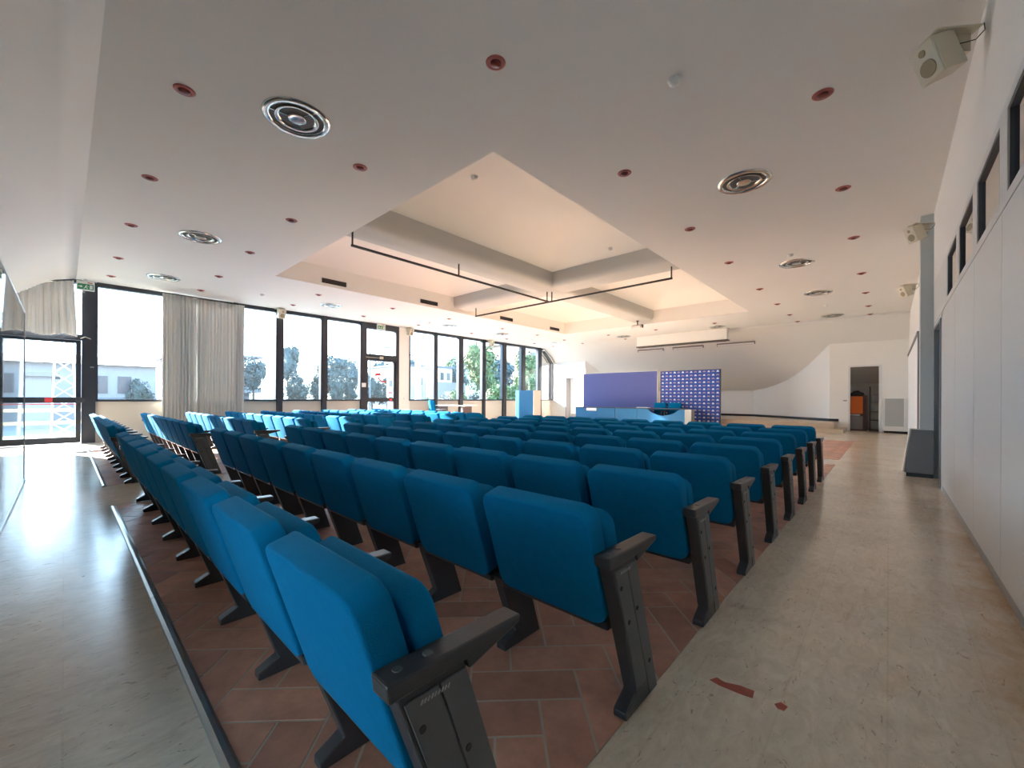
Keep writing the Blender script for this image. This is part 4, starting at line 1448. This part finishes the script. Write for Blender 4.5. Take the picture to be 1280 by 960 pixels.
def tree(x, y, h, wid, leaf, label, trunk_h, seed, n=700, group=None, lobes=7):
    rnd = random.Random(seed)
    t = thing('tree', label, 'tree', (x, y, -0.5), 0, group or 'trees outside the windows')
    MB().tube([(0, 0, 0), (0.05 * wid, 0, trunk_h * 0.6), (0, 0.03 * wid, h * 0.75)], [0.05 * wid + 0.05, 0.04 * wid + 0.03, 0.02], 7).build('trunk', M['bark'], t)
    c = MB()
    zc = (trunk_h + h) / 2
    hz = (h - trunk_h) / 2
    lob = [(0, 0, zc, wid * 0.42, hz * 0.8)]
    for k in range(lobes):
        a = rnd.uniform(0, 2 * PI)
        zz = rnd.uniform(-0.7, 0.8)
        rr = wid * 0.34 * math.sqrt(max(0.05, 1 - zz * zz))
        lob.append((rr * math.cos(a), rr * math.sin(a), zc + zz * hz * 0.75, wid * rnd.uniform(0.14, 0.26), hz * rnd.uniform(0.18, 0.36)))
    for k in range(n):
        lx, ly, lz, lr, lh = lob[rnd.randrange(len(lob))] if rnd.random() < 0.75 else lob[0]
        d = Vector((rnd.gauss(0, 1), rnd.gauss(0, 1), rnd.gauss(0, 1))).normalized()
        q = rnd.uniform(0.66, 1.10)
        p = Vector((lx + d.x * lr * q, ly + d.y * lr * q, lz + d.z * lh * q))
        s = wid * rnd.uniform(0.025, 0.060)
        u = Vector((rnd.gauss(0, 1), rnd.gauss(0, 1), rnd.gauss(0, 1))).normalized()
        v = u.cross(d if abs(u.dot(d)) < 0.9 else Vector((0, 0, 1))).normalized()
        c.add([p + u * s, p + v * s * 0.7, p - u * s, p - v * s * 0.7], [(0, 1, 2, 3)])
    for lx, ly, lz, lr, lh in lob:         # leafy mass inside
        vs, fs = [], []
        for a in range(7):
            for b in range(10):
                th, ph_ = PI * a / 6, 2 * PI * b / 10
                k_ = 0.72 + 0.10 * math.sin(3 * ph_ + a)
                vs.append((lx + lr * k_ * math.sin(th) * math.cos(ph_), ly + lr * k_ * math.sin(th) * math.sin(ph_), lz + lh * k_ * math.cos(th)))
        for a in range(6):
            for b in range(10):
                fs.append((a * 10 + b, a * 10 + (b + 1) % 10, (a + 1) * 10 + (b + 1) % 10, (a + 1) * 10 + b))
        c.add(vs, fs)
    c.build('crown', M[leaf], t)
    return t


TR = [  # x, y, height (above -0.5), width, leaves, label, trunk height
    (-38.2, 3.55, 3.1, 1.5, 'leaf_dark', 'rounded dark bush in front of the hip-roofed house', 0.4),
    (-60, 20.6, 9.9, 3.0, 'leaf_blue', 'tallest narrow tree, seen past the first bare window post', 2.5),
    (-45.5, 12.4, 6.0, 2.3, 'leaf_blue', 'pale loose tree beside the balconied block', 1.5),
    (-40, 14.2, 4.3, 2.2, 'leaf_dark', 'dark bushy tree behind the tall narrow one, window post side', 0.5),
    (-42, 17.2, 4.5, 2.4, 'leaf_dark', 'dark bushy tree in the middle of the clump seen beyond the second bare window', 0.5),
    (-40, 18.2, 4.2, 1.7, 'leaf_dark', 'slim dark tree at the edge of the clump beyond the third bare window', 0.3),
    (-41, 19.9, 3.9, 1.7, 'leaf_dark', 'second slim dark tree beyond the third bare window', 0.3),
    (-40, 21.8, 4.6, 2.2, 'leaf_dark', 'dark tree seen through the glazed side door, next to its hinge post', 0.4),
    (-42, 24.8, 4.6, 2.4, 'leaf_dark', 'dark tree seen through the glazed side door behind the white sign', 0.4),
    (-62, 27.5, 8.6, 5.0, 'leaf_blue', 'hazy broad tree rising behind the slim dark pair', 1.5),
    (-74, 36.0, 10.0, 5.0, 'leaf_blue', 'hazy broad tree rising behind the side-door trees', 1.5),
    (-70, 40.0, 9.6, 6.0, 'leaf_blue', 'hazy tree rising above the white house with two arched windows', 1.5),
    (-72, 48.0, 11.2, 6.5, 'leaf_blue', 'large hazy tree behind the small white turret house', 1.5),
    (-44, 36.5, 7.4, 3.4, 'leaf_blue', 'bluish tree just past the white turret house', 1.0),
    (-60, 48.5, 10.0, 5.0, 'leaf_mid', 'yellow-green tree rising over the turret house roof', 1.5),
    (-36, 33.8, 9.2, 4.4, 'leaf_mid', 'tall green tree filling the third window past the pier', 1.2),
    (-35, 29.4, 3.0, 2.2, 'leaf_mid', 'low bright green shrub at the foot of the tall green tree', 0.3),
    (-40, 41.0, 8.2, 4.6, 'leaf_blue', 'dark bluish tree behind the fourth window past the pier', 1.0),
    (-28, 28.6, 3.4, 2.6, 'leaf_mid', 'bright green bush seen under the window speaker', 0.4),
    (-33, 37.0, 3.6, 3.0, 'leaf_mid', 'bright green bush behind the lectern', 0.4),
    (-44, 51.5, 10.0, 5.0, 'leaf_mid', 'leafy green tree in the second last full window', 1.0),
    (-37, 44.6, 5.6, 3.2, 'leaf_mid', 'yellow-green tree in the last full window', 0.6),
    (-30, 40.0, 5.2, 3.2, 'leaf_mid', 'green tree in the slanted last window', 0.8),
    (-30, 27.0, 2.3, 1.8, 'leaf_dark', 'dark low shrub in front of the turret house', 0.2),
    (-30, 22.0, 2.0, 2.0, 'leaf_mid', 'low green shrub at the foot of the white pole', 0.2),
    (-31, 24.4, 2.1, 1.8, 'leaf_dark', 'low dark shrub in front of the house with arched windows', 0.2),
]
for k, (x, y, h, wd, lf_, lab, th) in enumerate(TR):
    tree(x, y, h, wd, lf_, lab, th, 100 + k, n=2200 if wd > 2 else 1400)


def hip_roof(mbq, x0, x1, y0, y1, z0, z1, over=0.4, m=None):
    x0, x1, y0, y1 = x0 - over, x1 + over, y0 - over, y1 + over
    r = min(x1 - x0, y1 - y0) / 2
    xm = (x0 + x1) / 2
    mbq.add([(x0, y0, z0), (x1, y0, z0), (x1, y1, z0), (x0, y1, z0), (xm, y0 + r, z1), (xm, y1 - r, z1)],
            [(0, 1, 4), (1, 2, 5, 4), (2, 3, 5), (3, 0, 4, 5), (0, 3, 2, 1)], m)


# house with a hipped roof behind the first window
t = thing('house', 'pale house with a hipped roof behind the first window', 'house', (0, 0, 0), 0, 'houses outside the windows')
MB().box(-48, -40, -6.0, 4.6, -0.5, 3.35).build('wall', M['far_wall'], t)
rf = MB()
hip_roof(rf, -48, -40, -6.0, 4.3, 3.35, 4.3, 0.4)
rf.build('roof', M['far_roof'], t)
for y in (-4.4, -2.0, 1.7, 2.9):
    f = MB().box(-40.0, -39.95, y - 0.35, y + 0.35, 1.4, 2.6).build('window', M['far_glass'], t)
MB().box(-40.0, -39.9, -6.0, 4.6, 0.9, 1.1).build('band', M['far_wall_b'], t)
# antenna mast
t = thing('antenna_mast', 'lattice antenna mast with boxes rising behind the hip-roofed house', 'antenna mast', (-50, 2.42, 0))
MB().tube([(0, 0, -0.5), (0, 0, 7.4)], 0.06, 8).build('pole', M['pole_white'], t)
for z, s in ((5.7, 0.28), (6.5, 0.38), (7.3, 0.26)):
    MB().box(-s, s, -s, s, z - 0.30, z + 0.30).build('antenna_box', M['pole_white'], t, bevel=0.05)
MB().box(-0.1, 0.1, -0.75, 0.55, 7.15, 7.25).box(-0.1, 0.1, -0.80, -0.70, 6.9, 7.6).build('crossarm', M['pole_white'], t)
# long shed seen through the exit door
t = thing('shed', 'long pale shed with a flat roof seen through the exit door', 'shed', (0, 0, 0), 0)
MB().box(-36, -32, -9, -0.45, -0.5, 2.2).build('wall', M['far_wall'], t)
MB().box(-36.3, -31.8, -9.3, -0.15, 2.2, 2.4).build('roof', M['far_roof'], t)
for y in (-5, -3.4, -1.9):
    MB().box(-32, -31.95, y - 0.5, y + 0.5, 0.9, 1.8).build('window', M['far_wall_b'], t)
# balconied block
t = thing('apartment_block', 'grey block with stacked balconies beside the curtain', 'apartment block', (0, 0, 0), 0, 'houses outside the windows')
MB().box(-62, -50, 7.5, 13.3, -0.5, 5.3).build('wall', M['far_wall_b'], t)
MB().box(-62.5, -49.4, 7.0, 14.4, 5.3, 5.5).build('roof', M['far_roof'], t)
MB().box(-52, -51.3, 12.0, 12.5, 5.5, 6.6).build('chimney', M['far_wall_b'], t)
for z in (1.6, 2.8, 4.0):
    MB().box(-50, -49.2, 11.8, 14.2, z, z + 0.55).build('balcony', M['far_wall'], t)
    MB().box(-50.0, -49.95, 12.0, 12.9, z + 0.55, z + 1.1).build('window', M['far_glass'], t)
# unseen tower added behind the curtain to shade the stage from the sun
t = thing('apartment_block', 'tall grey tower added unseen behind the curtain to shade the stage', 'apartment block', (0, 0, 0), 0, 'houses outside the windows')
MB().box(-44, -39.6, 6.7, 9.1, -0.5, 17.0).build('wall', M['far_wall_b'], t)
MB().box(-44.3, -39.3, 6.5, 9.3, 17.0, 17.3).build('roof', M['far_roof'], t)
for z in range(6):
    for y in (7.3, 8.5):
        MB().box(-39.6, -39.55, y - 0.35, y + 0.35, 1.2 + 2.6 * z, 2.6 + 2.6 * z).build('window', M['far_glass'], t)
# house with arched windows
t = thing('house', 'white house with two arched windows behind the first window past the pier', 'house', (0, 0, 0), 0, 'houses outside the windows')
MB().box(-55, -46, 29.5, 35.0, -0.5, 5.3).build('wall', M['pole_white'], t)
MB().box(-55.3, -45.7, 29.2, 35.3, 5.3, 5.5).build('roof', M['far_wall_b'], t)
for y in (32.0, 33.3):
    pts = [(y - 0.32, 2.9), (y + 0.32, 2.9)] + [(y + 0.32 * math.cos(a), 3.7 + 0.32 * math.sin(a)) for a in (PI * k / 6 for k in range(7))]
    MB().prism(pts, -46.0, -45.95, 'x').build('window', M['far_glass'], t)
# turret house
t = thing('house', 'small white turret house with a lower wing, second window past the pier', 'house', (0, 0, 0), 0, 'houses outside the windows')
MB().box(-44, -41, 31.2, 33.4, -0.5, 4.9).build('turret', M['pole_white'], t)
MB().box(-44.2, -40.8, 31.0, 33.6, 4.9, 5.1).build('roof', M['far_wall_b'], t)
MB().box(-43, -40.5, 30.6, 35.2, -0.5, 3.1).build('wing', M['far_wall'], t)
for y in (31.8, 32.8):
    MB().box(-41.0, -40.95, y - 0.25, y + 0.25, 3.4, 4.3).build('window', M['far_glass'], t)
# pinkish building behind the last windows
t = thing('house', 'pinkish building behind the last windows beside the stage', 'house', (0, 0, 0), 0, 'houses outside the windows')
MB().box(-60, -50, 57.5, 78, -0.5, 11.5).build('wall', M['pink_wall'], t)
MB().box(-60.4, -49.6, 57.1, 78.4, 11.5, 11.8).build('roof', M['far_roof'], t)
for y in (60.5, 65.0):
    for z in (2.0, 5.0, 8.0):
        MB().box(-50.0, -49.9, y - 0.8, y + 0.8, z, z + 1.8).build('window', M['far_glass'], t)
# white pole, street lamp, wires, notice, fence, lattice pylon
tag(MB().tube([(-26, 17.93, -0.5), (-26, 17.93, 9)], [0.24, 0.20], 14).build('utility_pole', M['pole_white']), 'thick pale utility pole behind the first window past the pier', 'pole')
t = thing('street_lamp', 'slim street lamp seen through the transom of the side door', 'street lamp', (-27, 14.6, -0.5))
MB().tube([(0, 0, 0), (0, 0, 5.0)], 0.05, 8).build('pole', M['far_wall_b'], t)
MB().tube([(0, 0, 4.9), (0.1, 0.5, 5.3), (0.1, 1.1, 5.35)], 0.03, 6).build('arm', M['far_wall_b'], t)
MB().box(0.0, 0.2, 1.0, 1.5, 5.28, 5.40).build('lamp_head', M['far_wall_b'], t)
pts = [(-39.52 + 12.47 * k / 18, 8.9 + 5.7 * k / 18, 8.0 - 3.1 * k / 18 - 1.4 * 4 * (k / 18) * (1 - k / 18) * 0.6) for k in range(19)]
tag(MB().tube(pts, 0.015, 5).build('overhead_wire', M['rail']), 'thin sagging overhead wire between the added tower and the street lamp', 'wire')
t = thing('notice_board', 'white notice board outside the glazed side door', 'notice board', (-18.6, 11.35, -0.02))
MB().box(-0.02, 0.02, -0.38, 0.38, 1.25, 2.35).build('board', M['paper'], t)
MB().box(0.021, 0.025, -0.28, 0.22, 1.75, 2.10).build('picture', M['far_wall_b'], t)
MB().box(0.021, 0.025, -0.30, 0.25, 1.40, 1.52).build('red_line', M['sign_red'], t)
for y in (-0.3, 0.3):
    MB().box(-0.025, 0.025, y - 0.02, y + 0.02, 0, 1.25).build('leg', M['alu'], t)
t = thing('rail_fence', 'pale wooden rail fence outside the exit door', 'fence', (-20.0, 0, -0.5))
for z in (0.83, 1.24):
    MB().box(-0.03, 0.03, -12, 3.2, z - 0.05, z + 0.05).build('fence_rail', M['wood_rail'], t)
for y in (-11, -8, -5, -2, 1.4, 3.1):
    MB().box(-0.05, 0.05, y - 0.05, y + 0.05, 0, 1.35).build('fence_post', M['wood_rail'], t)
t = thing('lattice_pylon', 'white lattice pylon standing on the grass outside the exit door', 'pylon', (-22.5, 0.0, -0.285))
H_ = 7.5
for sx_, sy_ in ((-1, -1), (-1, 1), (1, -1), (1, 1)):
    MB().tube([(0.32 * sx_, 0.32 * sy_, 0), (0.10 * sx_, 0.10 * sy_, H_)], 0.03, 6).build('leg', M['pole_white'], t)
bz = MB()
for f_ in range(4):
    c4 = [(-1, -1), (1, -1), (1, 1), (-1, 1)]
    (ax, ay), (bx, by) = c4[f_], c4[(f_ + 1) % 4]
    for k in range(16):
        za, zb_ = H_ * k / 16, H_ * (k + 1) / 16
        ra, rb = 0.32 - 0.22 * k / 16, 0.32 - 0.22 * (k + 1) / 16
        bz.tube([(ra * ax, ra * ay, za), (rb * bx, rb * by, zb_)], 0.014, 5)
        bz.tube([(ra * bx, ra * by, za), (rb * ax, rb * ay, zb_)], 0.014, 5)
bz.build('bracing', M['pole_white'], t)
MB().box(-0.03, 0.03, -0.9, 0.5, 5.3, 5.36).box(-0.03, 0.03, -0.5, 0.3, 6.3, 6.36).build('crossarm', M['pole_white'], t)
